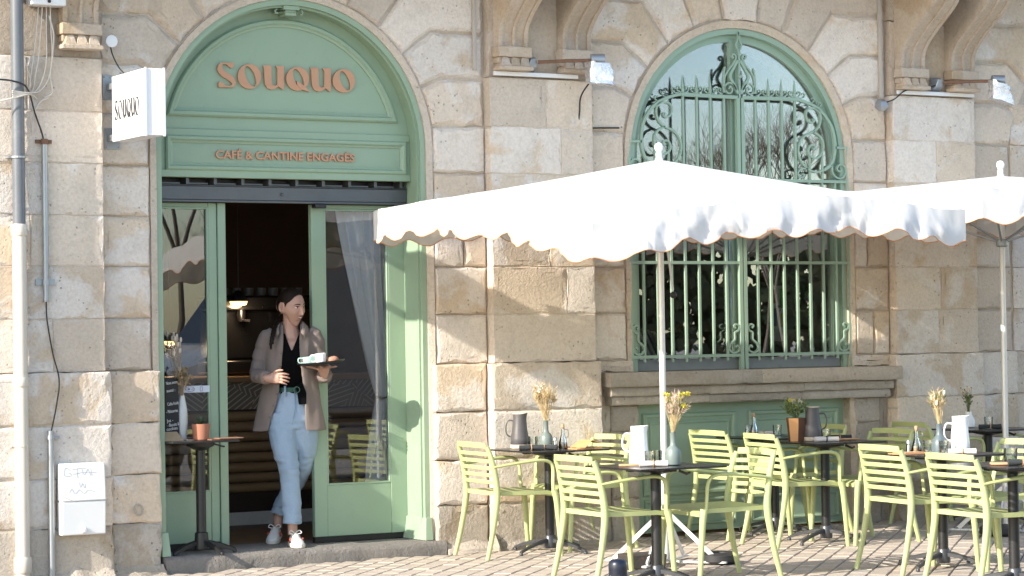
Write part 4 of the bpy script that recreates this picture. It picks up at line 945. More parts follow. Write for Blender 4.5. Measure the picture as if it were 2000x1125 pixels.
# ================================================================== chairs
LIMEC = simple('lime_plastic', (.42,.455,.20), .5, var=.07, vscale=5, bump=.03, bscale=400, dirt=.22, dirtcol=(.30,.31,.17))
def make_chair():
    t = thing('armchair', 'x', 'chair', group='lime green plastic armchairs of the terrace')
    # seat shell: slightly dished, rolled front edge
    nu, nv = 12, 10; top = []; bot = []
    for i in range(nu+1):
        u = i/nu; x = -.215+.46*u
        for j in range(nv+1):
            v = -1+2*j/nv; w = .225+.012*math.sin(math.pi*u); dz = -.018*(1-v*v)*math.sin(math.pi*min(1,u*1.1))-.022*max(0,(u-.82)/.18)**2+.006*(1-u)
            top.append((x, v*w, .452+dz)); bot.append((x, v*w*.985, .425+dz*.9))
    mb = MB(); m = nv+1; fs = []; nb = len(top)
    for i in range(nu):
        for j in range(nv):
            a = i*m+j; fs.append((a,a+1,a+m+1,a+m)); fs.append((nb+a,nb+a+m,nb+a+m+1,nb+a+1))
    for i in range(nu):
        fs.append((i*m,(i+1)*m,nb+(i+1)*m,nb+i*m)); fs.append((i*m+nv,nb+i*m+nv,nb+(i+1)*m+nv,(i+1)*m+nv))
    for j in range(nv):
        fs.append((j,nb+j,nb+j+1,j+1)); a = nu*m+j; fs.append((a,a+1,nb+a+1,nb+a))
    mb.add(top+bot, fs); mb.build('seat', LIMEC, t, smooth=True, angle=50)
    def P(z):  # back post line, leaning back
        s = (z-.44)/.35; return -.215-.055*s-.02*s*s
    for sg in (-1,1):
        # rear leg and back post in one sweep
        pts = [(-.30,sg*.262,0),(-.262,sg*.256,.15),(-.228,sg*.25,.32),(-.214,sg*.246,.44),(-.222,sg*.243,.55),(-.245,sg*.238,.67),(-.275,sg*.230,.765)]
        mb = MB(); mb.tube(sm3(pts), [r for r in np.interp(np.linspace(0,1,31), [0,.3,.5,.8,1], [.0165,.021,.025,.021,.017])], 10, flat=.75, ref=(1,0,0)); mb.build('rear_leg', LIMEC, t, smooth=True, angle=60)
        pts = [(.265,sg*.255,0),(.25,sg*.253,.2),(.235,sg*.25,.38),(.222,sg*.246,.452)]
        mb = MB(); mb.tube(sm3(pts), [r for r in np.interp(np.linspace(0,1,16), [0,.6,1], [.016,.021,.026])], 10, flat=.8, ref=(1,0,0)); mb.build('front_leg', LIMEC, t, smooth=True, angle=60)
        pts = [(-.238,sg*.246,.625),(-.13,sg*.262,.640),(.03,sg*.272,.658),(.13,sg*.272,.660),(.185,sg*.268,.640),(.205,sg*.262,.59),(.207,sg*.255,.52),(.212,sg*.248,.44)]
        mb = MB(); mb.tube(sm3(pts), [r for r in np.interp(np.linspace(0,1,36), [0,.3,.6,1], [.014,.019,.018,.016])], 10, flat=.62, ref=(0,1,0)); mb.build('arm', LIMEC, t, smooth=True, angle=60)
    def slat(z, h, bow, name='slat'):
        x = P(z); rings = []
        for k in range(13):
            v = -1+2*k/12; xx = x-.03*(1-v*v)*bow+.004; zz = z+.004*(1-v*v); wv = .238-.012*(z-.5)/.3
            tilt = .17; a = [(xx-.007,v*wv,zz-h/2),(xx+.007,v*wv,zz-h/2),(xx+.007-tilt*h,v*wv,zz+h/2),(xx-.007-tilt*h,v*wv,zz+h/2)]
            rings.append(a)
        mb = MB(); mb.loft(rings); mb.build(name, LIMEC, t, bevel=.004)
    for z in (.520,.568,.616,.664,.712): slat(z, .027, 1)
    slat(.771, .040, 1, 'top_rail')
    return t
def sm3(pts, k=5):
    P = [np.array(p,float) for p in pts]; P = [2*P[0]-P[1]]+P+[2*P[-1]-P[-2]]; q = []
    for i in range(1,len(P)-2):
        for t in np.linspace(0,1,k,endpoint=False): q.append(tuple(.5*((2*P[i])+(-P[i-1]+P[i+1])*t+(2*P[i-1]-5*P[i]+4*P[i+1]-P[i+2])*t*t+(-P[i-1]+3*P[i]-3*P[i+1]+P[i+2])*t**3)))
    q.append(tuple(P[-2])); return q
chair0 = make_chair()
# (x, y, facing, label)
CH = [(8.33,-.52,-4,'lime green armchair nearest the doorway, turned right, beside the grey pitcher table'),
 (9.00,-.36,182,'lime armchair against the stone pier, facing left across the table with orange menus'),
 (7.88,-2.58,-2,'lime armchair seen from behind, just above the blue bollard'),
 (8.52,-2.74,174,'lime armchair facing left at the front table with the yellow flowers'),
 (10.34,-.42,0,'lime armchair against the green panel, behind the umbrella pole'),
 (10.24,-1.24,-8,'lime armchair seen from behind in front of the wooden planter and slate jug'),
 (10.93,-.34,180,'lime armchair half hidden behind the slate jug, against the green panel'),
 (10.76,-1.32,180,'shaded lime armchair facing left at the end of the table with the slate jug'),
 (12.08,-.62,-5,'shaded lime armchair at the far table close to the stone wall'),
 (9.79,-3.12,-6,'lime armchair with its back to us, left of the white pitcher at the right'),
 (9.42,-4.22,-4,'largest lime armchair at the lower right, seen from behind'),
 (10.27,-3.25,180,'lime armchair behind the white pitcher at the right, facing left'),
 (12.90,-.66,180,'lime armchair at the right edge behind the umbrella pole, facing left')]
for i, (x, y, a, lab) in enumerate(CH):
    o = chair0 if i == 0 else copy_tree(chair0)
    o.location = (x, y, gz(x)+.001); o.rotation_euler = (0, 0, R(a)); o['label'] = lab
# ================================================================== tables
TOPM = simple('black_laminate', (.018,.017,.017), .28, var=.2, vscale=5)
def make_table(h=.72, s=.31):
    t = thing('bistro_table', 'x', 'table', group='black square bistro tables')
    mb = MB(); mb.box(-s,s,-s,s,h-.012,h); mb.build('table_top', TOPM, t, bevel=.003)
    mb = MB(); mb.lathe([(.03,h-.055),(.12,h-.035),(.13,h-.0125)], 16); mb.box(-.02,.02,-.2,.2,h-.03,h-.0125); mb.box(-.2,.2,-.02,.02,h-.03,h-.0126)
    mb.build('top_plate', BLACK, t, smooth=True, angle=40)
    mb = MB(); mb.tube([(.09,-.12,h-.03),(.12,-.16,h-.05),(.16,-.13,h-.045)], .008, 6); mb.build('tilt_lever', BLACK, t, smooth=True)
    mb = MB(); mb.lathe([(.032,.11),(.032,h-.05)], 18); mb.build('column', BLACK, t, smooth=True)
    mb = MB(); mb.lathe([(.042,.03),(.044,.05),(.040,.115),(.036,.12)], 18); hub = mb.build('foot_hub', GREYM, t, smooth=True)
    for k in range(4):
        a = R(20+90*k); c, s_ = math.cos(a), math.sin(a); rings = []
        for q in range(9):
            u = q/8; r = .035+.285*u; z = .085-.062*u**1.6; w = .030-.010*u; hh = .030-.012*u
            rings.append([(r*c-s_*w*e, r*s_+c*w*e, z+f*hh/2) for e, f in ((-.5,-1),(.5,-1),(.5,.6),(.2,1),(-.2,1),(-.5,.6))])
        mb = MB(); mb.loft(rings); mb.lathe([(.012,.0),(.014,.012),(.01,.018)], 8, (.315*c,.315*s_,0)); mb.build('foot', GREYM, t, smooth=True, angle=50)
    return t
tab0 = make_table()
TB = [(8.66,-.50,0,'black bistro table by the stone pier holding the grey pitcher'),
 (8.06,-2.76,0,'front black bistro table with white pitcher and yellow flowers'),
 (10.70,-.36,0,'black bistro table against the green panel with an oil bottle'),
 (10.53,-1.20,0,'black bistro table with the wooden planter and slate jug'),
 (10.00,-3.10,0,'black bistro table at the right with white pitcher and dried grass vase'),
 (12.50,-.68,0,'far black bistro table close to the wall with the white flower vase'),
 (9.52,-4.30,0,'black bistro table cut by the lower right corner')]
TPOS = []
for i, (x, y, a, lab) in enumerate(TB):
    o = tab0 if i == 0 else copy_tree(tab0)
    o.location = (x, y, gz(x)); o.rotation_euler = (0,0,R(a)); o['label'] = lab; TPOS.append((x, y, gz(x)+.7205))
def on(ti, L, q):
    x, y, z = TPOS[ti]; return (x+L*.866+q*.5, y-L*.5+q*.866, z)
# ================================================================== tableware
SLATE = simple('slate_glaze', (.085,.078,.08), .45, var=.25, vscale=8, bump=.1, bscale=80)
CREAMC = simple('cream_clay', (.62,.54,.43), .7, var=.08)
WHITEC = simple('white_ceramic', (.80,.80,.80), .22, var=.02)
SAGE = simple('sage_ceramic', (.15,.185,.17), .4, var=.1, vscale=8)
TEALC = simple('teal_grey_ceramic', (.10,.13,.14), .35, var=.1)
OIL = simple('oil_brown', (.34,.19,.06), .25); CORK = simple('cork', (.45,.30,.18), .9, var=.2, vscale=60)
LINEN = simple('white_linen', (.62,.58,.55), .95, var=.08, bump=.4, bscale=250); DLIN = simple('charcoal_linen', (.035,.04,.042), .95, var=.2, bump=.4, bscale=250)
KRAFT = simple('kraft_card', (.58,.30,.13), .8, var=.08); WOODL = simple('light_wood', (.46,.27,.14), .6, var=.15, vscale=20); WOODD = simple('dark_wood', (.12,.055,.03), .6, var=.2, vscale=15)
def shell(prof, n=22, th=.004):
    inner = [(max(.001,r-th), z) for r, z in prof[::-1]]; inner[-1] = (inner[-1][0], inner[-1][1]+th)
    return prof+inner
def pitcher(p, h, r0, r1, ang, lab, mat, base=True, grp='tall pitchers on the tables'):
    t = thing('pitcher', lab, 'pitcher', p, 0, grp); x, y, z = p
    def mk(prof, name, m):
        mb = MB(); n = 26; rings = []
        for r, zz in prof:
            ring = []
            for j in range(n):
                a = 2*math.pi*j/n; k = math.cos(a-ang+math.pi)   # spout opposite the handle
                e = (.012*max(0,k)**6)*(max(0,(zz/h-.75))/.25) ; ring.append((x+(r+e)*math.cos(a), y+(r+e)*math.sin(a), z+zz+e*.4))
            rings.append(ring)
        mb.loft(rings); return mb.build(name, m, t, smooth=True, angle=50)
    pr = [(r0*.96,.001 if not base else h*.12),(r0,h*.13 if base else .008),(r0*.97,h*.3),(r0+(r1-r0)*.65,h*.6),(r1*.99,h*.85),(r1*1.02,h)]
    mk(shell(pr), 'jug_body', mat)
    if base: mk([(r0*.94,0),(r0*1.03,.006),(r0*1.03,h*.115),(r0*.96,h*.119)], 'jug_base', CREAMC if mat is SLATE else mat)
    c, s = math.cos(ang), math.sin(ang)
    pts = [(x+c*(r1*1.0), y+s*r1*1.0, z+h*.80),(x+c*(r1+.035),y+s*(r1+.035),z+h*.80),(x+c*(r1+.052),y+s*(r1+.052),z+h*.62),(x+c*(r1+.045),y+s*(r1+.045),z+h*.42),(x+c*(r0*.96),y+s*r0*.96,z+h*.33)]
    mb = MB(); mb.tube(sm3(pts), .0055, 8, ref=(0,0,1)); mb.build('handle', WOODL if False else mat, t, smooth=True)
    if mat is SLATE:
        mb = MB(); mb.tube([(x+(r1*1.02-.002)*math.cos(a), y+(r1*1.02-.002)*math.sin(a), z+h) for a in np.linspace(0,2*math.pi,25)[:-1]], .0035, 6, closed=True); mb.build('rim', CREAMC, t, smooth=True)
LFT = R(180-30); RGT = R(-30)    # handle directions: image left / right
pitcher(on(0,-.20,.10), .245, .066, .045, LFT, 'slate grey pitcher with pale base on the table by the pier', SLATE)
pitcher(on(1,-.093,.10), .235, .062, .048, LFT, 'white pitcher on the front table beside the umbrella pole', WHITEC, base=False)
pitcher(on(3,-.08,.02), .24, .068, .047, RGT, 'slate blue pitcher with handle right, beside the wooden planter', SLATE)
pitcher(on(4,.11,-.05), .235, .062, .048, LFT, 'white pitcher on the right-hand table beside dried grass', WHITEC, base=False)
def glass(p, lab, r=.034, h=.085):
    mb = MB(); x, y, z = p; n = 24
    prof = shell([(r*.82,.0),(r*.9,.004),(r*.93,h*.3),(r,h)], th=.0025); rings = []
    for k, (rr, zz) in enumerate(prof): rings.append([(x+rr*(1+.02*(j % 2)*(k < 4))*math.cos(2*math.pi*j/n), y+rr*(1+.02*(j % 2)*(k < 4))*math.sin(2*math.pi*j/n), z+zz) for j in range(n)])
    mb.loft(rings); o = mb.build('drinking_glass', TGLASS, smooth=True, angle=20); tag(o, lab, 'glass', 'upturned water glasses on the tables')
glass(on(0,-.105,.09), 'left water glass between slate pitcher and sage vase'); glass(on(0,-.06,.02), 'water glass touching the sage vase on the pier table')
glass(on(1,-.03,.03), 'left of three glasses beside the white pitcher on the front table'); glass(on(1,.015,.12), 'middle of three glasses beside the front white pitcher'); glass(on(1,.06,.10), 'right of three glasses, close to the umbrella pole')
glass(on(2,.03,.05), 'water glass on the table against the green panel'); glass(on(3,.0,-.07), 'water glass in front of the slate blue pitcher')
glass(on(4,-.085,-.02), 'left glass by the teal vase on the right-hand table'); glass(on(4,-.005,-.13), 'glass in front of the teal vase on the right-hand table')
glass(on(5,.02,.08), 'glass on the far table beside the white flower vase'); glass(on(6,0.0,.05), 'glass on the table in the lower right corner', .04, .09)
def bottle(p, lab, h=.17):
    t = thing('oil_bottle', lab, 'bottle', p, 0, 'small oil bottles on the tables'); x, y, z = p
    mb = MB(); mb.lathe(shell([(.028,0),(.033,.008),(.031,.04),(.013,.10),(.011,.145),(.014,.148)], th=.002), 18, p); mb.build('glass_body', TGLASS, t, smooth=True)
    mb = MB(); mb.lathe([(.026,.004),(.029,.01),(.0275,.04),(.02,.045)], 16, p); mb.build('oil', OIL, t, smooth=True)
    mb = MB(); mb.lathe([(.010,.14),(.011,.149),(.012,h),(.009,h+.002)], 12, p); mb.build('cork', CORK, t, smooth=True)
    a = LFT if lab.startswith('small') else RGT
    mb = MB(); mb.tube(sm3([(x+.012*math.cos(a),y+.012*math.sin(a),z+.135),(x+.035*math.cos(a),y+.035*math.sin(a),z+.13),(x+.038*math.cos(a),y+.038*math.sin(a),z+.09),(x+.02*math.cos(a),y+.02*math.sin(a),z+.075)]), .003, 6); mb.build('handle', TGLASS, t, smooth=True)
bottle(on(0,.10,-.05), 'clear oil bottle with cork beside the orange menus'); bottle(on(2,-.135,.12), 'small oil bottle with cork in front of the green panel'); bottle(on(4,-.14,.10), 'corked oil bottle left of the teal vase at the right')
def shaker(p, lab):
    t = thing('salt_shaker', lab, 'salt shaker', p, 0, 'salt shakers on the tables')
    mb = MB(); mb.lathe(shell([(.016,0),(.018,.004),(.014,.06)], th=.002), 14, p); mb.build('glass_body', TGLASS, t, smooth=True)
    mb = MB(); mb.lathe([(.013,.003),(.014,.006),(.012,.05),(.003,.051)], 12, p); mb.build('salt', WHITEC, t, smooth=True)
    mb = MB(); mb.lathe([(.015,.059),(.015,.075),(.008,.084),(.002,.085)], 14, p); mb.build('cap', LGREY, t, smooth=True)
shaker(on(0,.046,-.10), 'salt shaker between sage vase and oil bottle by the pier'); shaker(on(2,-.185,.12), 'salt shaker left of the oil bottle by the green panel'); shaker(on(4,-.19,.10), 'salt shaker at the left end of the right-hand table')
# --- vases with dried flowers
STRAW = simple('dried_grass', (.50,.38,.20), .9, var=.25, vscale=40); FLW = simple('white_flower', (.68,.64,.56), .9, var=.1); FLY = simple('yellow_flower', (.55,.48,.03), .8, var=.2)
LEAFG = simple('herb_leaf', (.11,.15,.04), .7, var=.3, vscale=30); PINKF = simple('pale_pink_grass', (.62,.46,.36), .9, var=.15)
def leafq(mb, p, d, w, mi):
    d = Vector(d); u = d.cross(Vector((rng.normal(),rng.normal(),rng.normal()))).normalized()*w
    p = Vector(p); mb.add([p, p+d*.5+u, p+d, p+d*.5-u], [(0,1,2,3)], mi)
def bouquet(t, base, h, spread, nst, mats, heads, lean=(0,0), name='dried_flowers'):
    """thin stems with grass ears and heads; mats = [stem, ...]"""
    mb = MB(); b = Vector(base)
    for i in range(nst):
        a = rng.uniform(0,2*math.pi); s = spread*math.sqrt(rng.uniform(0,1)); hh = h*rng.uniform(.65,1.05)
        e = b+Vector((math.cos(a)*s+lean[0], math.sin(a)*s+lean[1], hh)); m1 = b+(e-b)*.55+Vector((rng.normal(0,.006),rng.normal(0,.006),.012))
        mb.tube([b+Vector((rng.normal(0,.006),rng.normal(0,.006),0)), m1, e], [.0013,.0011,.0008], 4)
        kind = heads[rng.integers(len(heads))]; d = (e-m1).normalized()
        if kind[0] == 'ear':
            for k in range(20): leafq(mb, m1+(e-m1)*rng.uniform(.2,1), (d+Vector(rng.normal(0,.45,3)))*rng.uniform(.018,.036), .0016, kind[1])
        elif kind[0] == 'puff':
            for k in range(26): v = Vector(rng.normal(0,1,3)).normalized(); leafq(mb, e+v*.004, v*rng.uniform(.008,.016), .005, kind[1])
        elif kind[0] == 'bunny':
            mb.sphere(e, .009, 7, 5, kind[1], (1,1,2.2))
        elif kind[0] == 'leaf':
            for k in range(9): leafq(mb, b+(e-b)*rng.uniform(.4,1), (d*.4+Vector(rng.normal(0,.6,3)))*rng.uniform(.02,.035), .007, kind[1])
    o = mb.build(name, mats, t); tag(o, kind='stuff'); return o
def vase(p, prof, mat, lab, h, spread, nst, mats, heads, lean=(0,0), grp='flower vases on the tables'):
    t = thing('flower_vase', lab, 'vase', p, 0, grp)
    mb = MB(); mb.lathe(shell(prof, th=.003), 24, p); mb.build('vase_body', mat, t, smooth=True)
    bouquet(t, (p[0],p[1],p[2]+prof[-1][1]*.9), h, spread, nst, mats, heads, lean); return t
PB = [(.034,0),(.045,.006),(.048,.05),(.046,.085),(.036,.105),(.021,.118),(.018,.135),(.0185,.195),(.021,.20)]
vase(on(0,-.018,-.06), PB, SAGE, 'sage bottle vase with straw grass and white flowers by the pier', .26, .085, 60, [STRAW,STRAW,FLW], [('ear',1),('ear',1),('ear',1),('puff',2)])
vase(on(1,.108,-.02), PB, SAGE, 'sage bottle vase with yellow flowers on the front table', .24, .075, 50, [STRAW,PINKF,FLY,LEAFG], [('ear',1),('ear',1),('puff',2),('ear',3),('ear',1)], (.02,-.01))
vase(on(4,-.02,-.05), [(.04,0),(.052,.005),(.053,.06),(.045,.09),(.025,.115),(.02,.13),(.02,.185),(.022,.19)], TEALC, 'teal vase with tan dried grass on the right-hand table', .22, .05, 46, [STRAW,STRAW,FLW,LEAFG], [('ear',1),('ear',1),('ear',1),('bunny',2),('ear',3)], (-.01,0))
vase(on(5,-.12,.16), [(.035,0),(.05,.006),(.05,.06),(.035,.09),(.025,.105),(.027,.125)], WHITEC, 'white vase of small white flowers on the far table', .19, .055, 26, [LEAFG,FLW,LEAFG], [('puff',1),('puff',1),('leaf',2)])
# --- hexagonal planter
pp = on(3,-.20,.02); pl_ = thing('wooden_planter', 'faceted wood and kraft planter with herbs beside the slate blue pitcher', 'planter', pp)
mb = MB()
for k in range(6):
    a0_, a1_ = R(60*k+8), R(60*k+68); r0_, r1_ = .056, .072
    mb.add([(pp[0]+r0_*math.cos(a0_),pp[1]+r0_*math.sin(a0_),pp[2]),(pp[0]+r0_*math.cos(a1_),pp[1]+r0_*math.sin(a1_),pp[2]),(pp[0]+r1_*math.cos(a1_),pp[1]+r1_*math.sin(a1_),pp[2]+.165),(pp[0]+r1_*math.cos(a0_),pp[1]+r1_*math.sin(a0_),pp[2]+.165)],[(0,1,2,3)],0 if 3 <= k <= 3 else 1)
mb.add([(pp[0]+.07*math.cos(R(60*k)),pp[1]+.07*math.sin(R(60*k)),pp[2]+.15) for k in range(6)],[tuple(range(6))],1)
mb.build('planter_box', [KRAFT, WOODD], pl_)
bouquet(pl_, (pp[0],pp[1],pp[2]+.14), .15, .09, 34, [LEAFG,LEAFG,FLW,FLY], [('leaf',1),('leaf',1),('leaf',1),('puff',2),('puff',3)], name='herbs')
# --- napkins, cutlery, menus
def napkin(p, ang, mat, lab, ln=.085, ring=WOODL):
    t = thing('rolled_napkin', lab, 'napkin', p, 0, 'rolled napkins on the tables'); c, s = math.cos(ang), math.sin(ang); mb = MB(); rings = []
    for k in range(9):
        u = -1+2*k/8; r = .017*(1+.12*abs(u))*(.82 if abs(u) < .15 else 1); rings.append([(p[0]+c*u*ln-s*r*1.15*math.cos(a)*(1+.1*math.sin(5*a+k)), p[1]+s*u*ln+c*r*1.15*math.cos(a)*(1+.1*math.sin(5*a+k)), p[2]+.0185+r*math.sin(a)*(1+.06*math.sin(3*a+k))) for a in np.linspace(0,2*math.pi,14)[:-1]])
    mb.loft(rings); mb.build('cloth', mat, t, smooth=True, angle=70)
    mb = MB(); mb.tube([(p[0]-s*.019*math.cos(a), p[1]+c*.019*math.cos(a), p[2]+.020+.019*math.sin(a)) for a in np.linspace(0,2*math.pi,15)[:-1]], .004, 6, closed=True); mb.build('ring', ring, t, smooth=True)
napkin(on(0,-.12,-.17), R(-25), DLIN, 'charcoal rolled napkin at the front of the pier table'); napkin(on(0,-.03,-.16), R(-35), DLIN, 'charcoal rolled napkin lying under the sage vase')
napkin(on(1,-.02,-.14), R(-28), LINEN, 'white rolled napkin with wooden ring on the front table')
napkin(on(2,-.06,.14), R(-30), LINEN, 'white rolled napkin on the table against the green panel'); napkin(on(3,-.005,-.15), R(-28), LINEN, 'white rolled napkin below the slate blue pitcher', ring=DLIN); napkin(on(3,.12,.10), R(-20), DLIN, 'charcoal rolled napkin at the right of the slate blue pitcher')
napkin(on(4,.10,-.17), R(-30), LINEN, 'white rolled napkin under the white pitcher at the right'); napkin(on(5,-.01,-.13), R(-25), DLIN, 'charcoal rolled napkin on the far table'); napkin(on(6,.03,-.14), R(-28), DLIN, 'charcoal rolled napkin in the lower right corner')
def sticks(p, ang, lab, n=2):
    t = thing('wooden_cutlery', lab, 'cutlery', p, 0, 'wooden cutlery sets'); c, s = math.cos(ang), math.sin(ang)
    for k in range(n):
        o_ = (k-(n-1)/2)*.022; mb = MB(); mb.tube([(p[0]+c*u-s*o_, p[1]+s*u+c*o_, p[2]+.009) for u in (-.085,-.08,0,.08,.085)], [.005,.008,.0075,.006,.003], 8); mb.build('handle', WOODL, t, smooth=True)
sticks(on(1,-.14,-.10), R(-28), 'wooden cutlery handles left of the white napkin on the front table'); sticks(on(3,.17,.02), R(-25), 'wooden cutlery at the right end of the slate pitcher table', 1); sticks(on(6,-.06,-.09), R(-35), 'wooden cutlery handles in the lower right corner', 4)
def menu(p, lab, up=True):
    t = thing('menu_cards', lab, 'menu', p); x, y, z = p
    mb = MB(); mb.box(x-.10,x+.10,y-.075,y+.075,z,z+.006); mb.build('bottom_card', KRAFT, t)
    mb = MB(); mb.box(x-.07,x+.115,y-.06,y+.065,z+.0062,z+.011); mb.build('middle_card', WOODL, t)
    if up:
        mb = MB(); mb.bar([(x-.07,y-.03,z+.012),(x+.02,y+.0,z+.060),(x+.11,y-.02,z+.035)], .14, .002, ref=(0,0,1)); mb.build('raised_card', KRAFT, t)
menu(on(0,.245,-.06), 'stack of orange kraft menus on the right of the pier table'); menu(on(4,-.215,-.02), 'orange menu card lying at the left of the right-hand table', False)
# ================================================================== things at the doorway
tb = thing('tall_table', 'small black table on the doorstep beside the fixed glass pane', 'table', (6.30,.10,.09))
mb = MB(); mb.box(6.02,6.50,-.10,.27,.838,.852); mb.build('table_top', TOPM, tb, bevel=.003)
mb = MB(); mb.lathe([(.03,.78),(.09,.81),(.10,.8375)], 16, (6.30,.10,0)); mb.tube([(6.36,.02,.825),(6.40,-.02,.81),(6.43,.0,.805)], .006, 6); mb.build('top_plate', BLACK, tb, smooth=True)
mb = MB(); mb.lathe([(.034,.16),(.032,.80)], 16, (6.30,.10,0)); mb.build('column', BLACK, tb, smooth=True)
mb = MB(); mb.lathe([(.048,.12),(.05,.14),(.044,.23),(.036,.235)], 16, (6.30,.10,0)); mb.build('foot_hub', BLACK, tb, smooth=True)
for a in (R(-75),R(-15),R(105),R(195)):
    c, s_ = math.cos(a), math.sin(a); rings = []
    for q in range(8):
        u = q/7; r = .03+.20*u; z = .165-.06*u**1.5; rings.append([(6.30+r*c-s_*.026*e, .10+r*s_+c*.026*e, z+f*.016) for e, f in ((-.5,-1),(.5,-1),(.5,.6),(0,1),(-.5,.6))])
    mb = MB(); mb.loft(rings); mb.lathe([(.014,.0905),(.016,.105),(.012,.115)], 10, (6.30+.222*c,.10+.222*s_,0)); mb.build('foot', BLACK, tb, smooth=True, angle=50)
ZT = .8525
CHALK = simple('chalkboard', (.012,.012,.013), .7, var=.3, vscale=8); CHK = simple('chalk', (.62,.62,.60), .9)
bd = thing('chalk_menu', 'narrow black chalkboard with handwritten white menu on the door table', 'chalkboard', (6.10,.12,ZT))
mb = MB(); mb.box(6.052,6.150,.10,.125,ZT+.01,1.275); mb.build('board', CHALK, bd, bevel=.003)
mb = MB(); mb.loft([[(6.02,.03,ZT),(6.16,.03,ZT),(6.16,.16,ZT),(6.02,.16,ZT)],[(6.035,.09,ZT+.06),(6.13,.09,ZT+.06),(6.13,.14,ZT+.06),(6.035,.14,ZT+.06)]]); mb.build('wood_foot', simple('ash_wood',(.36,.25,.15),.6,var=.15,vscale=20), bd, bevel=.003)
for i, (w_, z_) in enumerate((('Nous avons', 1.225),('aussi :',1.175),('Cafés froids',1.085),('- Pâtisseries',1.035),('Jus -',.975),('- Biscuits &',.945),('cookies',.918))):
    o = text_mesh('chalk_writing', w_, .026, .0006, CHK, bd); xs_ = [v.co.x for v in o.data.vertices]; k_ = min(1, .082/(max(xs_)-min(xs_)))
    o.data.transform(Matrix.Translation((6.060+(.004*(i % 3)), .0985, z_)) @ Matrix.Rotation(-.12, 4, 'Y') @ Matrix.Diagonal((k_,1,1.15,1)))
vs_ = thing('tall_vase', 'tall white vase with dried bunny-tail grass beside the chalkboard', 'vase', (6.185,.12,ZT))
mb = MB(); mb.lathe(shell([(.022,0),(.028,.01),(.036,.12),(.034,.2),(.02,.28),(.012,.31),(.013,.33)], th=.003), 20, (6.185,.13,ZT)); mb.build('vase_body', simple('matt_white',(.55,.55,.53),.6,var=.06), vs_, smooth=True)
TANF = simple('tan_dried', (.30,.22,.13), .9, var=.2); BUN = simple('bunny_tail', (.42,.36,.29), .95, var=.15)
bouquet(vs_, (6.175,.12,ZT+.30), .40, .085, 26, [TANF,BUN,TANF], [('bunny',1),('bunny',1),('ear',1),('bunny',1)], (-.06,0))
bouquet(vs_, (6.175,.11,ZT+.30), .17, .07, 30, [TANF,TANF], [('puff',1),('puff',1),('leaf',1)], (.01,0), name='brown_blossom')
pt = thing('plant_pot', 'small terracotta pot with a green succulent on the door table', 'potted plant', (6.285,.05,ZT))
mb = MB(); mb.lathe(shell([(.047,0),(.052,.004),(.060,.09),(.062,.108)], th=.006), 22, (6.285,.05,ZT)); mb.build('pot', simple('terracotta',(.36,.15,.09),.8,var=.12,vscale=10), pt, smooth=True)
mb = MB(); mb.lathe([(.054,.09),(.03,.098),(.004,.10)], 14, (6.285,.05,ZT)); mb.build('soil', simple('soil',(.03,.02,.015),.95), pt)
mb = MB()
for i in range(46):
    a = rng.uniform(0,6.28); el = rng.uniform(.25,1.4); d = Vector((math.cos(a)*math.cos(el),math.sin(a)*math.cos(el),math.sin(el)*.8))
    p = Vector((6.285,.05,ZT+.095))+d*.012; L_ = rng.uniform(.04,.07); u = d.cross(Vector((0,0,1))).normalized()*.006; up_ = Vector((0,0,.004))
    mb.add([p-u, p+u, p+d*L_*.6+u*1.1+up_, p+d*L_+up_*3, p+d*L_*.6-u*1.1+up_], [(0,1,2,3,4)])
l_ = mb.build('leaves', simple('succulent_green',(.05,.085,.045),.5,var=.3,vscale=40), pt); tag(l_, kind='stuff')
mn = thing('menu_booklet', 'brown card menus lying on the door table by the pot', 'menu', (6.40,.02,ZT))
mb = MB(); mb.box(6.31,6.50,-.07,.06,ZT,ZT+.008); mb.build('card', simple('brown_card',(.20,.10,.06),.7), mn)
mb = MB(); mb.box(6.36,6.535,-.085,.03,ZT+.0085,ZT+.013); mb.build('card', simple('tan_card',(.30,.16,.10),.7), mn)

# ================================================================== things in the window
SILLI = MB(); SILLI.box(9.80,11.65,.30,.58,1.24,1.32); o = SILLI.build('inner_sill', simple('inner_sill_wood',(.18,.14,.11),.6)); tag(o, 'brown wooden ledge inside the arched window', 'ledge')
bkc = [(.55,.52,.47),(.30,.28,.26),(.10,.10,.11),(.45,.40,.33)]
for i in range(4):
    mb = MB(); x = 10.02+i*.05; mb.bar([(x-.06,.42,1.56-i*.01),(x+.06,.42,1.325)], .022, .16, ref=(0,1,0)); o = mb.build('leaning_book', simple('book_cover_%d' % i, bkc[i], .6))
    tag(o, ['white book leaning first in the row behind the grille','grey book leaning second in the row behind the grille','black book leaning third behind the grille','cream book leaning last, nearest the carton behind the grille'][i], 'book', 'books leaning inside the window')
bxo = thing('carton_plant', 'brown carton of dried plant inside the left half of the window', 'carton', (10.42,.42,1.321))
mb = MB(); mb.box(10.33,10.52,.36,.52,1.321,1.47); mb.build('carton', simple('carton',(.16,.12,.09),.8,var=.1), bxo); bouquet(bxo, (10.43,.44,1.45), .13, .10, 26, [TANF,TANF], [('leaf',1),('ear',1)], name='dried_leaves')
po_ = MB(); po_.box(11.29,11.44,.45,.455,1.44,1.88); o = po_.build('poster', simple('poster_paper',(.50,.50,.46),.7,var=.05)); tag(o, 'white poster with green, red and yellow blocks inside the window', 'poster')
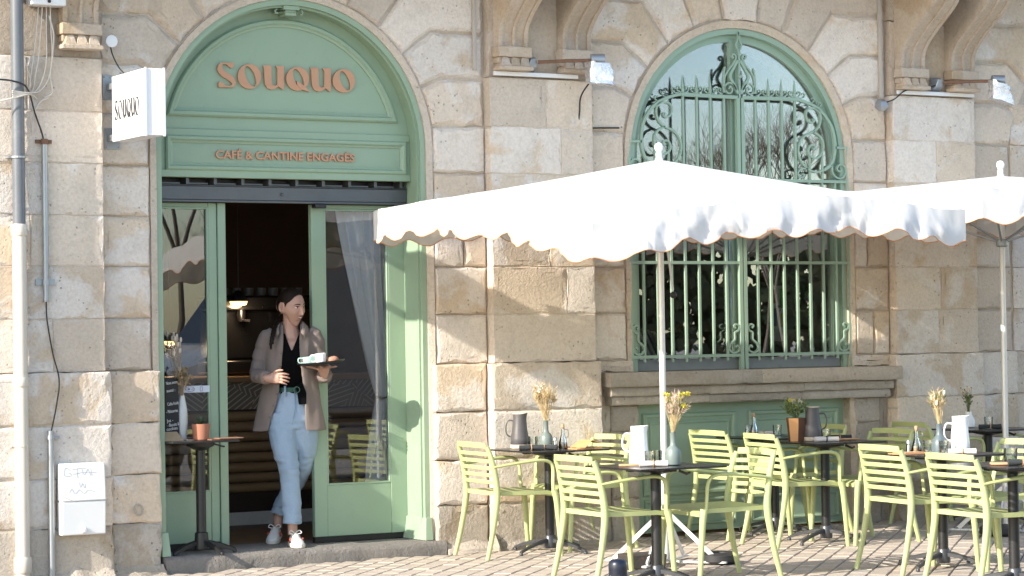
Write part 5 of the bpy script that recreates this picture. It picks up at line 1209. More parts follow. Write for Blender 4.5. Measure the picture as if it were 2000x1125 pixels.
for x0_,x1_,z0_,z1_,c_ in ((11.372,11.425,1.70,1.855,(.05,.30,.03)),(11.30,11.335,1.74,1.85,(.30,.04,.04)),(11.375,11.43,1.55,1.66,(.50,.32,.02)),(11.30,11.34,1.56,1.70,(.08,.12,.25))):
    mb = MB(); mb.box(x0_,x1_,.4488,.4496,z0_,z1_); mb.build('print_block', simple('print_%d' % int(c_[0]*1000+c_[1]*10), c_, .7), o)
wp = thing('window_plant', 'large leafy houseplant in a tan pot inside the window', 'potted plant', (11.60,.46,1.321))
mb = MB(); mb.lathe(shell([(.09,0),(.10,.005),(.11,.20),(.112,.21)], th=.008), 20, (11.56,.46,1.321)); mb.build('pot', simple('tan_pot',(.30,.21,.14),.8,var=.08), wp, smooth=True)
mb = MB()
for i in range(150):
    a = rng.uniform(0,6.28); hh = rng.uniform(.1,.85); rr_ = rng.uniform(.03,.30)*(1-.3*abs(hh-.5)); p = Vector((11.50+math.cos(a)*rr_, .46+abs(math.sin(a))*rr_*.5*(.3)+.0, 1.52+hh))
    d = Vector((math.cos(a), .2*math.sin(a), rng.uniform(-.5,.5))).normalized(); L_ = rng.uniform(.06,.14); u = d.cross(Vector((.2,1,.3))).normalized()*L_*.28
    mb.add([p, p+d*L_*.4+u, p+d*L_, p+d*L_*.4-u], [(0,1,2,3)])
lf = mb.build('leaves', simple('houseplant_leaf',(.05,.09,.03),.4,var=.3,vscale=12), wp); tag(lf, kind='stuff')
mb = MB()
for i in range(6): mb.tube([(11.56,.46,1.5),(11.52+rng.normal(0,.06),.47,1.85),(11.5+rng.normal(0,.15),.48,2.2)], .006, 5)
mb.build('stems', simple('stem_brown',(.10,.07,.04),.8), wp)
# ================================================================== the waitress
from mathutils import noise as mnoise
PW = Vector((7.065, .33, .09)); PRZ = R(-30)
person = thing('person', 'woman in taupe overshirt and light jeans stepping out with a tray', 'person', PW, PRZ)
PM = Matrix.LocRotScale(PW, Matrix.Rotation(PRZ,3,'Z').to_euler(), None)
def pobj(name, me, mats, parent, smooth=True):
    me.materials.clear()
    for m_ in (mats if isinstance(mats,(list,tuple)) else [mats]): me.materials.append(m_)
    if smooth: me.polygons.foreach_set('use_smooth', [True]*len(me.polygons))
    o = link(bpy.data.objects.new(name, me)); o.parent = parent; return o     # local coordinates of the figure
def fuse(mb, voxel, it=4, fac=.5, adapt=0):
    me = bpy.data.meshes.new('tmp'); me.from_pydata(mb.v, [], mb.f)
    bm = bmesh.new(); bm.from_mesh(me); bmesh.ops.recalc_face_normals(bm, faces=bm.faces); bm.to_mesh(me); bm.free()
    o = link(bpy.data.objects.new('tmp', me)); r = o.modifiers.new('r','REMESH'); r.mode = 'VOXEL'; r.voxel_size = voxel; r.adaptivity = adapt
    if it: s = o.modifiers.new('s','SMOOTH'); s.iterations = it; s.factor = fac
    out = eval_mesh(o, 'fused'); bpy.data.objects.remove(o); return out
def folds(me, f):
    co = np.empty(len(me.vertices)*3, dtype=np.float32); no = np.empty_like(co); me.vertices.foreach_get('co', co); me.vertices.foreach_get('normal', no)
    co = co.reshape(-1,3); no = no.reshape(-1,3); d = np.array([f(Vector(c)) for c in co]); co += no*d[:,None]; me.vertices.foreach_set('co', co.ravel()); me.update()
def etube(mb, pts, rx, ry, n=16, ref=(1,0,0)):
    """elliptical tube, ref = direction of rx"""
    P = [Vector(p) for p in pts]; rings = []
    for i in range(len(P)):
        t = (P[min(i+1,len(P)-1)]-P[max(i-1,0)]).normalized(); u = Vector(ref); u = (u-t*u.dot(t)).normalized(); w = t.cross(u)
        rings.append([P[i]+u*rx[i]*math.cos(2*math.pi*j/n)+w*ry[i]*math.sin(2*math.pi*j/n) for j in range(n)])
    mb.loft(rings)
SKIN_, nn, ll, bb = nodes('skin'); v = coords(nn, ll, False); n1 = N(nn,'ShaderNodeTexNoise',Scale=40,Detail=4); ll.new(v, n1.inputs['Vector'])
ll.new(mixc(nn,ll,n1.outputs[0],(.36,.205,.15),(.43,.25,.185)), bb.inputs['Base Color']); bb.inputs['Roughness'].default_value = .5; bb.inputs['Subsurface Weight'].default_value = .12; bb.inputs['Subsurface Radius'].default_value = (.02,.008,.004)
SKIN = SKIN_
HAIR = simple('dark_brown_hair', (.010,.006,.004), .5, var=.4, vscale=30, bump=.4, bscale=160, rnd=False, spec=.12)
SHIRT = simple('taupe_overshirt', (.19,.152,.133), .95, var=.10, vscale=60, bump=.35, bscale=420, rnd=False)
TOPK = simple('black_top', (.003,.003,.0033), .95, var=.2, rnd=False, spec=.08)
def denim():
    m, nn, ll, b = nodes('light_denim'); v = coords(nn, ll, False); n1 = N(nn,'ShaderNodeTexNoise',Scale=5,Detail=5); ll.new(v, n1.inputs['Vector']); n2 = N(nn,'ShaderNodeTexNoise',Scale=260,Detail=2); ll.new(v, n2.inputs['Vector'])
    c = mixc(nn,ll,n1.outputs[0],(.165,.25,.36),(.285,.385,.49)); c = mixc(nn,ll,.35,c,mixc(nn,ll,n2.outputs[0],(.16,.24,.35),(.55,.63,.70)))
    ll.new(c, b.inputs['Base Color']); b.inputs['Roughness'].default_value=.9; bp = N(nn,'ShaderNodeBump',Strength=.25,Distance=.003); ll.new(n2.outputs[0], bp.inputs['Height']); ll.new(bp.outputs[0], b.inputs['Normal']); return m
DENIM = denim()
# ---------- head (its own frame: x sideways, -y face, z up)
HS = 1.10
def head_point(th, ph):
    dx, dy, dz = math.sin(th)*math.sin(ph), -math.sin(th)*math.cos(ph), math.cos(th)
    x, y, z = dx*.074, dy*.094, dz*.118
    if dz < 0:
        t = -dz; x *= 1-.27*t**1.8
        if dy < 0: y *= 1-.04*t**2
        else: y *= 1-.42*t**1.2
        k_ = max(0., min(1., (y+.040)/.060)); z *= 1-.46*k_*k_*(3-2*k_)*min(1, t*1.6)      # jaw line rises towards the ear
        z -= .020*max(0., (t-.50)/.50)*max(0., min(1., (-.012-y)/.03))
    if dy > 0: y *= 1.06; x *= 1.03
    if dy < 0:
        g = lambda cx, cz, sx, sz: math.exp(-((x-cx)/sx)**2-((z-cz)/sz)**2)
        y += .010*(1-abs(dx))*max(0,-dy)*.6                                   # flatten the face
        nz = max(0., min(1., (.012-z)/.055)); 
        if -.052 < z < .02: y -= (.004+.020*nz)*math.exp(-(x/(.0075+.004*nz))**2)*(1 if z > -.044 else max(0,(z+.052)/.008))
        y -= .004*g(0,.020,.045,.012)+.003*g(.034,.022,.018,.008)+.003*g(-.034,.022,.018,.008)
        for s in (-1,1): y += .008*g(s*.031,.004,.015,.010); y -= .006*g(s*.042,-.030,.018,.020); y -= .003*g(s*.012,-.042,.006,.006)
        y -= .0055*g(0,-.059,.022,.005)+.0055*g(0,-.072,.019,.005); y += .003*g(0,-.0655,.026,.0022); y += .004*g(0,-.084,.02,.006); y -= .013*g(0,-.116,.022,.018)
    return (x*HS, y*HS, z*HS)
nT, nP = 84, 120
HR = [[head_point(math.pi*i/nT, 2*math.pi*j/nP) for j in range(nP)] for i in range(1,nT)]
HM = Matrix.Translation((.024,-.02,1.652)) @ Matrix.Rotation(R(52),4,'Z') @ Matrix.Rotation(R(7),4,'X') @ Matrix.Rotation(R(-4),4,'Y')
body = MB(); body.loft([[tuple(HM @ Vector(p)) for p in r] for r in HR])
# ears
for s in (-1,1):
    e = MB(); e.tube([(s*(.086+.004*math.cos(a)),.014+.017*math.cos(a),.000+.029*math.sin(a)) for a in np.linspace(0,2*math.pi,14)[:-1]], .0055, 6, closed=True); e.sphere((s*.080,.012,-.002), .02, 8, 6, 0, (.3,.7,1.2)); e.sphere((s*.080,.006,-.027), .008, 8, 6)
    body.add([tuple(HM @ Vector(p)) for p in e.v], e.f)
# neck, chest core, limbs under the clothes
etube(body, [(.018,.02,1.36),(.016,.018,1.44),(.014,.014,1.50),(.014,.010,1.56),(.012,.010,1.62)], [.10,.078,.056,.051,.050], [.075,.066,.058,.058,.055])
etube(body, [(.02,.02,.98),(.02,.015,1.10),(.02,.01,1.24),(.018,.01,1.34),(.018,.015,1.40),(.018,.02,1.435)], [.13,.115,.13,.15,.14,.08], [.09,.085,.10,.10,.085,.06])
etube(body, [(-.05,0,1.0),(-.045,-.01,.80),(-.004,-.072,.54),(.012,-.080,.32),(.017,-.095,.20),(.019,-.10,.14),(.020,-.105,.075)], [.06,.06,.05,.042,.038,.034,.034], [.06,.06,.05,.045,.04,.036,.04], ref=(1,0,0))
etube(body, [(.10,.02,1.0),(.10,.03,.80),(.080,.10,.55),(-.045,.255,.34),(-.105,.305,.24),(-.120,.315,.17),(-.124,.30,.10)], [.06,.06,.05,.04,.036,.034,.034], [.06,.06,.05,.042,.038,.036,.04], ref=(1,0,0))
def limb(pts, r):
    body.tube(sm3(pts,4), list(np.interp(np.linspace(0,1,4*(len(pts)-1)+1), np.linspace(0,1,len(r)), r)), 12)
limb([(-.14,.02,1.425),(-.205,.03,1.29),(-.232,.0,1.185),(-.18,-.13,1.165),(-.125,-.215,1.160)], [.05,.046,.042,.036,.026])
limb([(.16,.02,1.43),(.215,.04,1.29),(.245,.03,1.165),(.255,-.05,1.165),(.252,-.115,1.178)], [.05,.046,.042,.036,.027])
# ---------- hands
def finger(base, dirs, lens, r0):
    p = Vector(base); pts = [p.copy()]; 
    for d, l in zip(dirs, lens): p = p+Vector(d).normalized()*l; pts.append(p.copy())
    q = []; rr_ = []
    for i in range(len(pts)-1):
        for t in (0,.33,.66): q.append(pts[i]+(pts[i+1]-pts[i])*t); rr_.append(r0*(1-.10*(i+t)))
    q.append(pts[-1]); rr_.append(r0*.62); body.tube([tuple(a) for a in q], rr_, 9); body.sphere(tuple(pts[-1]), r0*.66, 8, 6)
# her right hand (image left): hangs relaxed in front of the hip, knuckles to the viewer
w = Vector((-.125,-.215,1.160)); D = Vector((.93,-.28,.02)).normalized(); U = Vector((.0,.10,1)).normalized(); Nn = D.cross(U)
etube(body, [w-D*.02, w+D*.02, w+D*.055, w+D*.085], [.024,.032,.038,.036], [.019,.019,.017,.014], ref=tuple(U))
for k, (o_, ln_) in enumerate(((.028,.074),(.010,.082),(-.009,.077),(-.026,.062))):
    b_ = w+D*.080+U*o_; d1_ = D*.95-Nn*-.12+U*(.02-.10*(k)); d2_ = D*.80+Nn*-.45*-1*0+Vector((0,.42,0))+U*(-.12-.05*k); d3_ = D*.62+Vector((0,.70,0))+U*(-.18-.05*k)
    finger(b_, (d1_, d2_, d3_), (ln_*.45,ln_*.32,ln_*.23), .0092 if k < 3 else .0082)
finger(w+D*.030+U*.026, (D*.72+U*.55-Vector((0,.25,0)), D*.9+U*.22-Vector((0,.10,0)), D*.98-U*.02), (.036,.032,.022), .0105)
# her left hand (image right): palm up under the tray, fingers spread
w = Vector((.252,-.115,1.178)); D = Vector((-.02,-.55,.80)).normalized()
etube(body, [w-D*.02, w+D*.012, w+D*.035, w+Vector((0,-.045,.053))], [.025,.034,.040,.038], [.020,.020,.019,.014], ref=(1,0,0))
pc_ = w+Vector((0,-.045,.050))
for ang_, ln_, r_ in ((10,.066,.0085),(35,.078,.0092),(62,.082,.0095),(98,.076,.0092)):
    a = R(ang_); d_ = Vector((math.cos(a), -math.sin(a)*.9, .10)); finger(pc_+Vector((math.cos(a)*.028,-math.sin(a)*.02,0)), (d_, d_+Vector((0,0,-.02)), d_+Vector((0,0,.05))), (ln_*.45,ln_*.32,ln_*.23), r_)
finger(pc_+Vector((-.03,.012,-.012)), (Vector((-.85,-.35,.30)), Vector((-.9,-.35,.22)), Vector((-.85,-.40,.1))), (.038,.032,.024), .0105)
bm_ = fuse(body, .0032, 2, .4)
body_o = pobj('body', bm_, SKIN, person)
# face details
DARKE = simple('dark_iris', (.015,.010,.008), .2); EYEW = simple('eye_white', (.55,.53,.50), .3); LIPS = simple('lips', (.34,.12,.10), .45); TEETH = simple('teeth', (.68,.66,.62), .3)
def hsurf(x, z):
    best = None
    for r in HR:
        for p in r:
            if p[1] < 0:
                d = (p[0]-x)**2+(p[2]-z)**2
                if best is None or d < best[0]: best = (d, p[1])
    return best[1]
def hp(x, z, out): return (x, hsurf(x, z)-out, z)
def hbuild(name, mb, mat):
    mb.v = [tuple(HM @ Vector(p)) for p in mb.v]; me = bpy.data.meshes.new(name); me.from_pydata(mb.v, [], mb.f); return pobj(name, me, mat, body_o)
for s in (-1,1):
    m_ = MB(); c_ = hp(s*.032, .005, -.004); m_.sphere(c_, .0135, 12, 8, 0, (1.05,.6,.55)); hbuild('eye', m_, EYEW)
    m_ = MB(); m_.sphere((c_[0]+.0015,c_[1]-.0058,c_[2]), .0068, 10, 7, 0, (1,.5,1)); hbuild('iris', m_, DARKE)
    m_ = MB(); m_.tube([hp(s*(.018+.030*t), .0115+.003*math.sin(t*3)-.003*t, -.0012) for t in np.linspace(0,1,7)], [.0015,.0026,.003,.003,.0028,.002,.001], 6); hbuild('eyelid', m_, DARKE)
    m_ = MB(); m_.tube([hp(s*(.015+.038*t), .024+.006*math.sin(t*2.6)-.004*t, -.0005) for t in np.linspace(0,1,8)], [.0025,.0038,.004,.0038,.0034,.003,.002,.001], 6); hbuild('eyebrow', m_, HAIR)
m_ = MB(); m_.tube([hp(x, -.0605+.0035*(abs(x)/.024)**2*1.9, .0005) for x in np.linspace(-.024,.024,9)], [.0012,.0022,.003,.0034,.003,.0034,.003,.0022,.0012], 6); hbuild('upper_lip', m_, LIPS)
m_ = MB(); m_.tube([hp(x, -.0735+.006*(abs(x)/.024)**2*1.9, .0005) for x in np.linspace(-.022,.022,9)], [.0015,.003,.0042,.005,.005,.005,.0042,.003,.0015], 6); hbuild('lower_lip', m_, LIPS)
m_ = MB(); m_.tube([hp(x, -.0668+.0045*(abs(x)/.022)**2*1.6, .0008) for x in np.linspace(-.018,.018,9)], [.0008,.002,.0026,.0028,.0028,.0028,.0026,.002,.0008], 6); hbuild('teeth', m_, TEETH)
# hair: combed back cap plus side braid
hm = MB(); keep = {}; vs_h = []; 
def is_hair(p):
    x, y, z = p[0]/HS, p[1]/HS, p[2]/HS
    front = .078-.016*(abs(x)/.05)**2          # hairline on the forehead
    line = float(np.interp(y, [-.064,-.050,-.034,-.016,-.006,.026,.040,.070], [front,front-.012,.030,.002,.030,.030,-.02,-.06]))
    return z > line
idx = {}
for i, r in enumerate(HR):
    for j, p in enumerate(r):
        q = Vector(p); k = 1.055+.012*math.sin(j*1.9)*.3; n_ = q.normalized(); idx[(i,j)] = len(vs_h); vs_h.append(q+n_*.0045*(1+.15*math.sin(j*2.4+i*.2)))
fs_h = []
for i in range(len(HR)-1):
    for j in range(nP):
        j2 = (j+1) % nP
        if all(is_hair(HR[a][b]) for a, b in ((i,j),(i,j2),(i+1,j2),(i+1,j))): fs_h.append((idx[(i,j)],idx[(i,j2)],idx[(i+1,j2)],idx[(i+1,j)]))
fs_h.append(tuple(range(nP)))
me = bpy.data.meshes.new('hair'); me.from_pydata([tuple(HM @ p) for p in vs_h], [], fs_h)
bm = bmesh.new(); bm.from_mesh(me); bmesh.ops.delete(bm, geom=[v for v in bm.verts if not v.link_faces], context='VERTS'); bmesh.ops.recalc_face_normals(bm, faces=bm.faces); bm.to_mesh(me); bm.free()
ho = pobj('hair', me, HAIR, body_o); sd_ = ho.modifiers.new('s','SOLIDIFY'); sd_.thickness = .006; sd_.offset = -.3
br = MB(); path = sm3([(.000,.075,1.625),(-.045,.06,1.585),(-.072,.01,1.55),(-.090,-.065,1.50),(-.098,-.125,1.45),(-.106,-.138,1.395)], 5)
for k, p in enumerate(path):
    u = k/(len(path)-1); r_ = .021*(1-.45*u); s = (-1)**k
    br.sphere((p[0]+s*.006,p[1]-.002,p[2]), r_, 8, 6, 0, (.9,.9,1.15))
br.sphere((path[-1][0]-.004,path[-1][1],path[-1][2]-.02), .009, 8, 6, 0, (1,1,2.4))
pobj('braid', fuse(br, .004, 1, .3), HAIR, body_o)
# ---------- black V-neck top
def interp(tab, z):
    zs = [t[0] for t in tab]; return [float(np.interp(z, zs, [t[k] for t in tab])) for k in range(1, len(tab[0]))]
def panel(tab, zs, op, th, nseg=46, wav=None, cx_off=0):
    """open shell round the torso: tab rows (z, cx, cy, a, b); op(z)->(xl,xr) front opening"""
    mb = MB(); outer = []; inner = []
    for z in zs:
        cx, cy, a, b = interp(tab, z); xl, xr = op(z)
        pl_, pr_ = math.asin(max(-.98,min(.98,(xl-cx)/a))), math.asin(max(-.98,min(.98,(xr-cx)/a)))
        ro, ri = [], []
        for k in range(nseg+1):
            ph = pr_+(2*math.pi+pl_-pr_)*k/nseg; wv = wav(ph, z) if wav else 0
            for lst, d in ((ro, wv), (ri, wv-th)): lst.append((cx+(a+d)*math.sin(ph), cy-(b+d)*math.cos(ph), z))
        outer.append(ro); inner.append(ri)
    m = nseg+1; nz = len(zs); vs = [p for r in outer for p in r]+[p for r in inner for p in r]; nb = m*nz; fs = []
    for i in range(nz-1):
        for k in range(nseg):
            a = i*m+k; fs.append((a,a+1,a+m+1,a+m)); fs.append((nb+a,nb+a+m,nb+a+m+1,nb+a+1))
        fs.append((i*m,(i+1)*m,nb+(i+1)*m,nb+i*m)); fs.append((i*m+nseg,nb+i*m+nseg,nb+(i+1)*m+nseg,(i+1)*m+nseg))
    for k in range(nseg): fs.append((k,nb+k,nb+k+1,k+1)); a = (nz-1)*m+k; fs.append((a,a+1,nb+a+1,nb+a))
    mb.add(vs, fs); return mb
tabT = [(.99,.02,.015,.150,.108),(1.08,.02,.012,.128,.098),(1.16,.02,.01,.130,.102),(1.25,.02,.008,.145,.118),(1.33,.018,.010,.158,.116),(1.415,.018,.015,.150,.098),(1.465,.018,.02,.105,.075)]
tm = panel(tabT, list(np.linspace(1.05,1.465,22)), lambda z: (.030-max(.0005,(z-1.34)*.42), .030+max(.0005,(z-1.34)*.40)), .012)
tm2 = MB(); tm2.bar([(.075,-.098,1.12),(.095,-.098,1.05),(.100,-.10,.975)], [.05,.065,.055], .012, ref=(0,-1,0)); tm.add(tm2.v, tm2.f)
me = fuse(tm, .005, 3, .5); folds(me, lambda c: .003*mnoise.noise(Vector((c.x*18,c.y*18,c.z*9)))); pobj('black_top', me, TOPK, person)
# ---------- jeans
jn = MB()
etube(jn, [(.022,.015,.80),(.022,.015,.86),(.022,.012,.94),(.022,.012,1.02),(.022,.012,1.082)], [.158,.165,.155,.138,.125], [.105,.118,.115,.104,.096])
etube(jn, [(-.055,.01,.90),(-.052,-.01,.80),(-.042,-.035,.70),(-.020,-.062,.60),(-.004,-.072,.54),(.004,-.072,.44),(.014,-.082,.30),(.018,-.098,.20),(.019,-.102,.155)], [.102,.103,.091,.080,.074,.068,.065,.064,.064], [.112,.106,.096,.084,.078,.070,.066,.065,.064])
etube(jn, [(.100,.02,.90),(.100,.03,.80),(.100,.05,.70),(.098,.075,.62),(.080,.10,.55),(.028,.18,.44),(-.045,.255,.33),(-.098,.30,.24),(-.112,.31,.20)], [.096,.095,.084,.077,.071,.066,.062,.060,.059], [.110,.104,.094,.084,.078,.072,.068,.066,.065])
me = fuse(jn, .007, 6, .5)
def jf(c):
    d = .004*mnoise.noise(Vector((c.x*14,c.y*14,c.z*8)))
    kn = math.exp(-((c.z-.54)/.09)**2)+.8*math.exp(-((c.z-.82)/.05)**2)+.7*math.exp(-((c.z-.22)/.07)**2)
    return 1.4*d+.0105*kn*mnoise.noise(Vector((c.x*10+c.z*6,c.y*8,c.z*38)))+.004*mnoise.noise(Vector((c.x*30+c.z*10,c.y*12,c.z*16)))
folds(me, jf); jo = pobj('jeans', me, DENIM, person)
for cx_, cy_, cz_, r_ in ((.019,-.102,.160,.0635),(-.112,.31,.205,.0595)):
    m_ = MB(); m_.tube([(cx_+r_*math.cos(a),cy_+r_*math.sin(a),cz_+.004*math.sin(2*a)) for a in np.linspace(0,2*math.pi,25)[:-1]], .0035, 6, closed=True); me = bpy.data.meshes.new('hem'); me.from_pydata(m_.v,[],m_.f); pobj('hem', me, DENIM, jo)
STIT = simple('denim_seam', (.20,.29,.40), .9)
m_ = MB(); m_.tube(sm3([(.045,-.088,1.075),(.050,-.098,1.0),(.048,-.108,.93),(.030,-.098,.86),(.022,-.085,.80)]), .0028, 6); me = bpy.data.meshes.new('fly_seam'); me.from_pydata(m_.v,[],m_.f); pobj('fly_seam', me, STIT, jo)
m_ = MB(); m_.tube(sm3([(-.055,-.086,1.06),(-.075,-.085,1.03),(-.105,-.066,1.015),(-.125,-.04,1.012)]), .0028, 6); me = bpy.data.meshes.new('pocket_seam'); me.from_pydata(m_.v,[],m_.f); pobj('pocket_seam', me, STIT, jo)
for x_ in (-.020,.085):
    m_ = MB(); m_.box(x_-.007,x_+.007,-.103,-.085,1.035,1.105); me = bpy.data.meshes.new('belt_loop'); me.from_pydata(m_.v,[],m_.f); pobj('belt_loop', me, DENIM, jo)
m_ = MB(); rings = []
for k in range(33):
    a = 2*math.pi*k/32; e = lambda d: (.022+(.127+d)*math.sin(a), .012-(.098+d)*math.cos(a))
    rings.append([(*e(0),1.062),(*e(.006),1.062),(*e(.006),1.092),(*e(0),1.092)])
m_.loft(rings[:-1], closed=True); me = bpy.data.meshes.new('belt'); me.from_pydata(m_.v,[],m_.f); be = pobj('belt', me, simple('green_belt',(.012,.075,.055),.6), person, False)
m_ = MB(); m_.tube([(.062+.020*math.cos(a),-.102,1.077+.020*math.sin(a)) for a in np.linspace(0,2*math.pi,18)[:-1]], .0042, 6, closed=True); me = bpy.data.meshes.new('buckle'); me.from_pydata(m_.v,[],m_.f); pobj('buckle', me, simple('green_buckle',(.05,.12,.10),.4), be)
# ---------- overshirt, worn open
tabS = [(.79,-.008,.02,.252,.150),(.90,-.005,.02,.232,.145),(1.02,.0,.018,.208,.138),(1.15,.008,.015,.185,.132),(1.27,.012,.015,.180,.135),(1.38,.012,.018,.180,.125),(1.462,.012,.022,.168,.105),(1.503,.016,.026,.120,.086),(1.53,.020,.028,.082,.072)]
opS = [(.79,-.150,.128),(.90,-.115,.122),(1.02,-.075,.118),(1.08,-.060,.112),(1.20,-.045,.098),(1.30,-.036,.085),(1.40,-.030,.084),(1.53,-.034,.086)]
def wavS(ph, z):
    k = max(0, (1.15-z)/.36); return .010*k*math.sin(ph*5+.8)+.006*k*math.sin(ph*9+z*8)+.003*math.sin(ph*4+z*25)
sh = panel(tabS, list(np.linspace(.79,1.53,48)), lambda z: tuple(interp(opS, z)), .013, wav=wavS)
def sleeve(pts, r, cuff):
    q = sm3(pts,5); rr_ = list(np.interp(np.linspace(0,1,len(q)), np.linspace(0,1,len(r)), r)); rr_ = [a+.0035*math.sin(i*2.1) for i, a in enumerate(rr_)]
    sh.tube(q, rr_, 18)
sleeve([(-.105,.02,1.462),(-.162,.022,1.428),(-.198,.028,1.29),(-.222,.0,1.195),(-.195,-.09,1.170),(-.145,-.175,1.165)], [.050,.058,.056,.054,.050,.045], None)
sleeve([(.135,.02,1.470),(.182,.022,1.435),(.208,.04,1.29),(.235,.035,1.185),(.248,-.03,1.165),(.252,-.085,1.170)], [.050,.058,.056,.054,.050,.046], None)
me = fuse(sh, .0065, 4, .5)
def sf_(c):
    d = .003*mnoise.noise(Vector((c.x*12,c.y*12,c.z*7)))
    arm = 1 if abs(c.x-.01) > .185 and c.z > 1.08 else 0
    return d+.006*arm*mnoise.noise(Vector((c.x*16,c.y*16,c.z*30+c.x*20)))+.007*mnoise.noise(Vector((c.x*22,c.y*10,c.z*4+c.x*5)))
folds(me, sf_); so2 = pobj('overshirt', me, SHIRT, person)
cl = MB()      # collar leaves
cl.loft([[(-.045,.03,1.552),(-.055,-.01,1.544),(-.058,-.07,1.507),(-.050,-.105,1.467)],[(-.055,.03,1.547),(-.066,-.01,1.538),(-.070,-.075,1.502),(-.056,-.112,1.464)],[(-.085,.04,1.517),(-.098,-.01,1.504),(-.105,-.075,1.467),(-.075,-.115,1.437)],[(-.078,.04,1.512),(-.09,-.01,1.498),(-.096,-.07,1.462),(-.068,-.108,1.435)]], cap=False, closed=True)
cl.loft([[(.085,.03,1.557),(.098,-.01,1.550),(.100,-.07,1.512),(.092,-.105,1.472)],[(.095,.03,1.552),(.108,-.01,1.544),(.112,-.075,1.507),(.098,-.112,1.469)],[(.125,.04,1.522),(.140,-.01,1.510),(.146,-.075,1.472),(.122,-.115,1.440)],[(.118,.04,1.517),(.132,-.01,1.504),(.138,-.07,1.467),(.114,-.108,1.438)]], cap=False, closed=True)
etube(cl, [(-.045,.04,1.527),(-.02,.085,1.547),(.02,.10,1.552),(.06,.085,1.549),(.09,.04,1.532)], [.022]*5, [.008]*5, ref=(0,0,1))
me = bpy.data.meshes.new('collar'); me.from_pydata(cl.v,[],cl.f); pobj('collar', me, SHIRT, so2)
BTN = simple('button', (.10,.08,.07), .4)
for z_ in (1.33,1.24,1.15,1.05,.97,.89):
    xl, xr = interp(opS, z_); cx, cy, a, b = interp(tabS, z_); x_ = xl-.012; y_ = cy-(b+.004)*math.sqrt(max(.05,1-((x_-cx)/a)**2))
    m_ = MB(); m_.sphere((x_,y_,z_), .0065, 8, 5, 0, (1,.5,1)); me = bpy.data.meshes.new('button'); me.from_pydata(m_.v,[],m_.f); pobj('button', me, BTN, so2)
def cuff(c, d, r_):
    m_ = MB(); c = Vector(c); d = Vector(d).normalized(); m_.tube([c-d*.030, c-d*.026, c+d*.018, c+d*.022], [r_*.98,r_*1.02,r_*1.0,r_*.9], 18); me = bpy.data.meshes.new('cuff'); me.from_pydata(m_.v,[],m_.f); pobj('cuff', me, SHIRT, so2)
cuff((-.145,-.175,1.165), (.050,-.085,-.002), .046); cuff((.252,-.088,1.172), (0,-.055,.012), .047)
# ---------- trainers
SHW = simple('white_leather', (.70,.69,.67), .45, var=.04, dirt=.08, dirtcol=(.4,.38,.35)); SOLE = simple('cream_sole', (.62,.58,.50), .7, var=.06); REDL = simple('coral_logo', (.62,.10,.06), .5)
def shoe(heel, ang, pitch, lab):
    c, s = math.cos(ang), math.sin(ang)
    T = Matrix.Translation(heel) @ Matrix.Rotation(ang,4,'Z') @ Matrix.Rotation(pitch,4,'X')     # shoe points along -y
    L_ = .275
    def sec(t, z): # half width along the length
        wv = np.interp(t, [0,.06,.2,.45,.7,.88,.97,1], [.018,.030,.034,.037,.046,.040,.022,.006]); return wv
    so = MB(); ts = [0,.04,.12,.25,.4,.55,.7,.82,.91,.97,1]; rings = []
    for t in ts:
        wv = sec(t,0)+.004; rings.append([(-wv,-t*L_,.002),(wv,-t*L_,.002),(wv+.002,-t*L_,.028+.004*t),(-wv-.002,-t*L_,.028+.004*t)])
    so.loft(rings); so.v = [tuple(T @ Vector(p)) for p in so.v]
    up = MB(); rings = []
    for t in ts:
        wv = sec(t,0); h = np.interp(t, [0,.1,.25,.38,.5,.65,.8,.92,1], [.085,.092,.086,.090,.082,.068,.056,.046,.034]); ring = []
        for k in range(13):
            a = math.pi*k/12; ring.append((wv*math.cos(a)*(1-.25*math.sin(a)*(t < .45)), -t*L_, .028+(h-.028)*math.sin(a)**.75))
        rings.append(ring)
    up.loft(rings); up.v = [tuple(T @ Vector(p)) for p in up.v]
    me = bpy.data.meshes.new('shoe'); me.from_pydata(up.v,[],up.f); bm = bmesh.new(); bm.from_mesh(me); bmesh.ops.recalc_face_normals(bm, faces=bm.faces); bm.to_mesh(me); bm.free()
    o = pobj('shoe', me, SHW, person); sb = o.modifiers.new('s','SUBSURF'); sb.levels = 1; sb.render_levels = 1
    me = bpy.data.meshes.new('sole'); me.from_pydata(so.v,[],so.f); so_o = pobj('sole', me, SOLE, o, False); b_ = so_o.modifiers.new('b','BEVEL'); b_.width = .006; b_.segments = 2
    for q in range(5):
        t = .40+q*.075; z_ = np.interp(t,[.38,.5,.65,.8],[.093,.086,.073,.062]); m_ = MB(); m_.tube([T @ Vector(p) for p in ((-.026,-t*L_,z_-.012),(0,-t*L_-.006,z_+.002),(.026,-t*L_,z_-.012))], .0035, 6); me = bpy.data.meshes.new('lace'); me.from_pydata(m_.v,[],m_.f); pobj('lace', me, SHW, o)
    for sg in (-1,1):
        m_ = MB(); m_.tube([T @ Vector(p) for p in sm3([(sg*.004,-.105,.095),(sg*.03,-.11,.112),(sg*.042,-.125,.095),(sg*.014,-.122,.088)])], .003, 6); me = bpy.data.meshes.new('lace_bow'); me.from_pydata(m_.v,[],m_.f); pobj('lace_bow', me, SHW, o)
        m_ = MB(); m_.tube([T @ Vector(p) for p in ((sg*.043,-.165,.062),(sg*.0445,-.130,.034),(sg*.041,-.110,.060))], .005, 6); me = bpy.data.meshes.new('side_logo'); me.from_pydata(m_.v,[],m_.f); pobj('side_logo', me, REDL, o)
shoe((.012,-.055,.0), R(16), 0, 'front'); shoe((-.128,.36,.030), R(-4), R(8), 'rear')
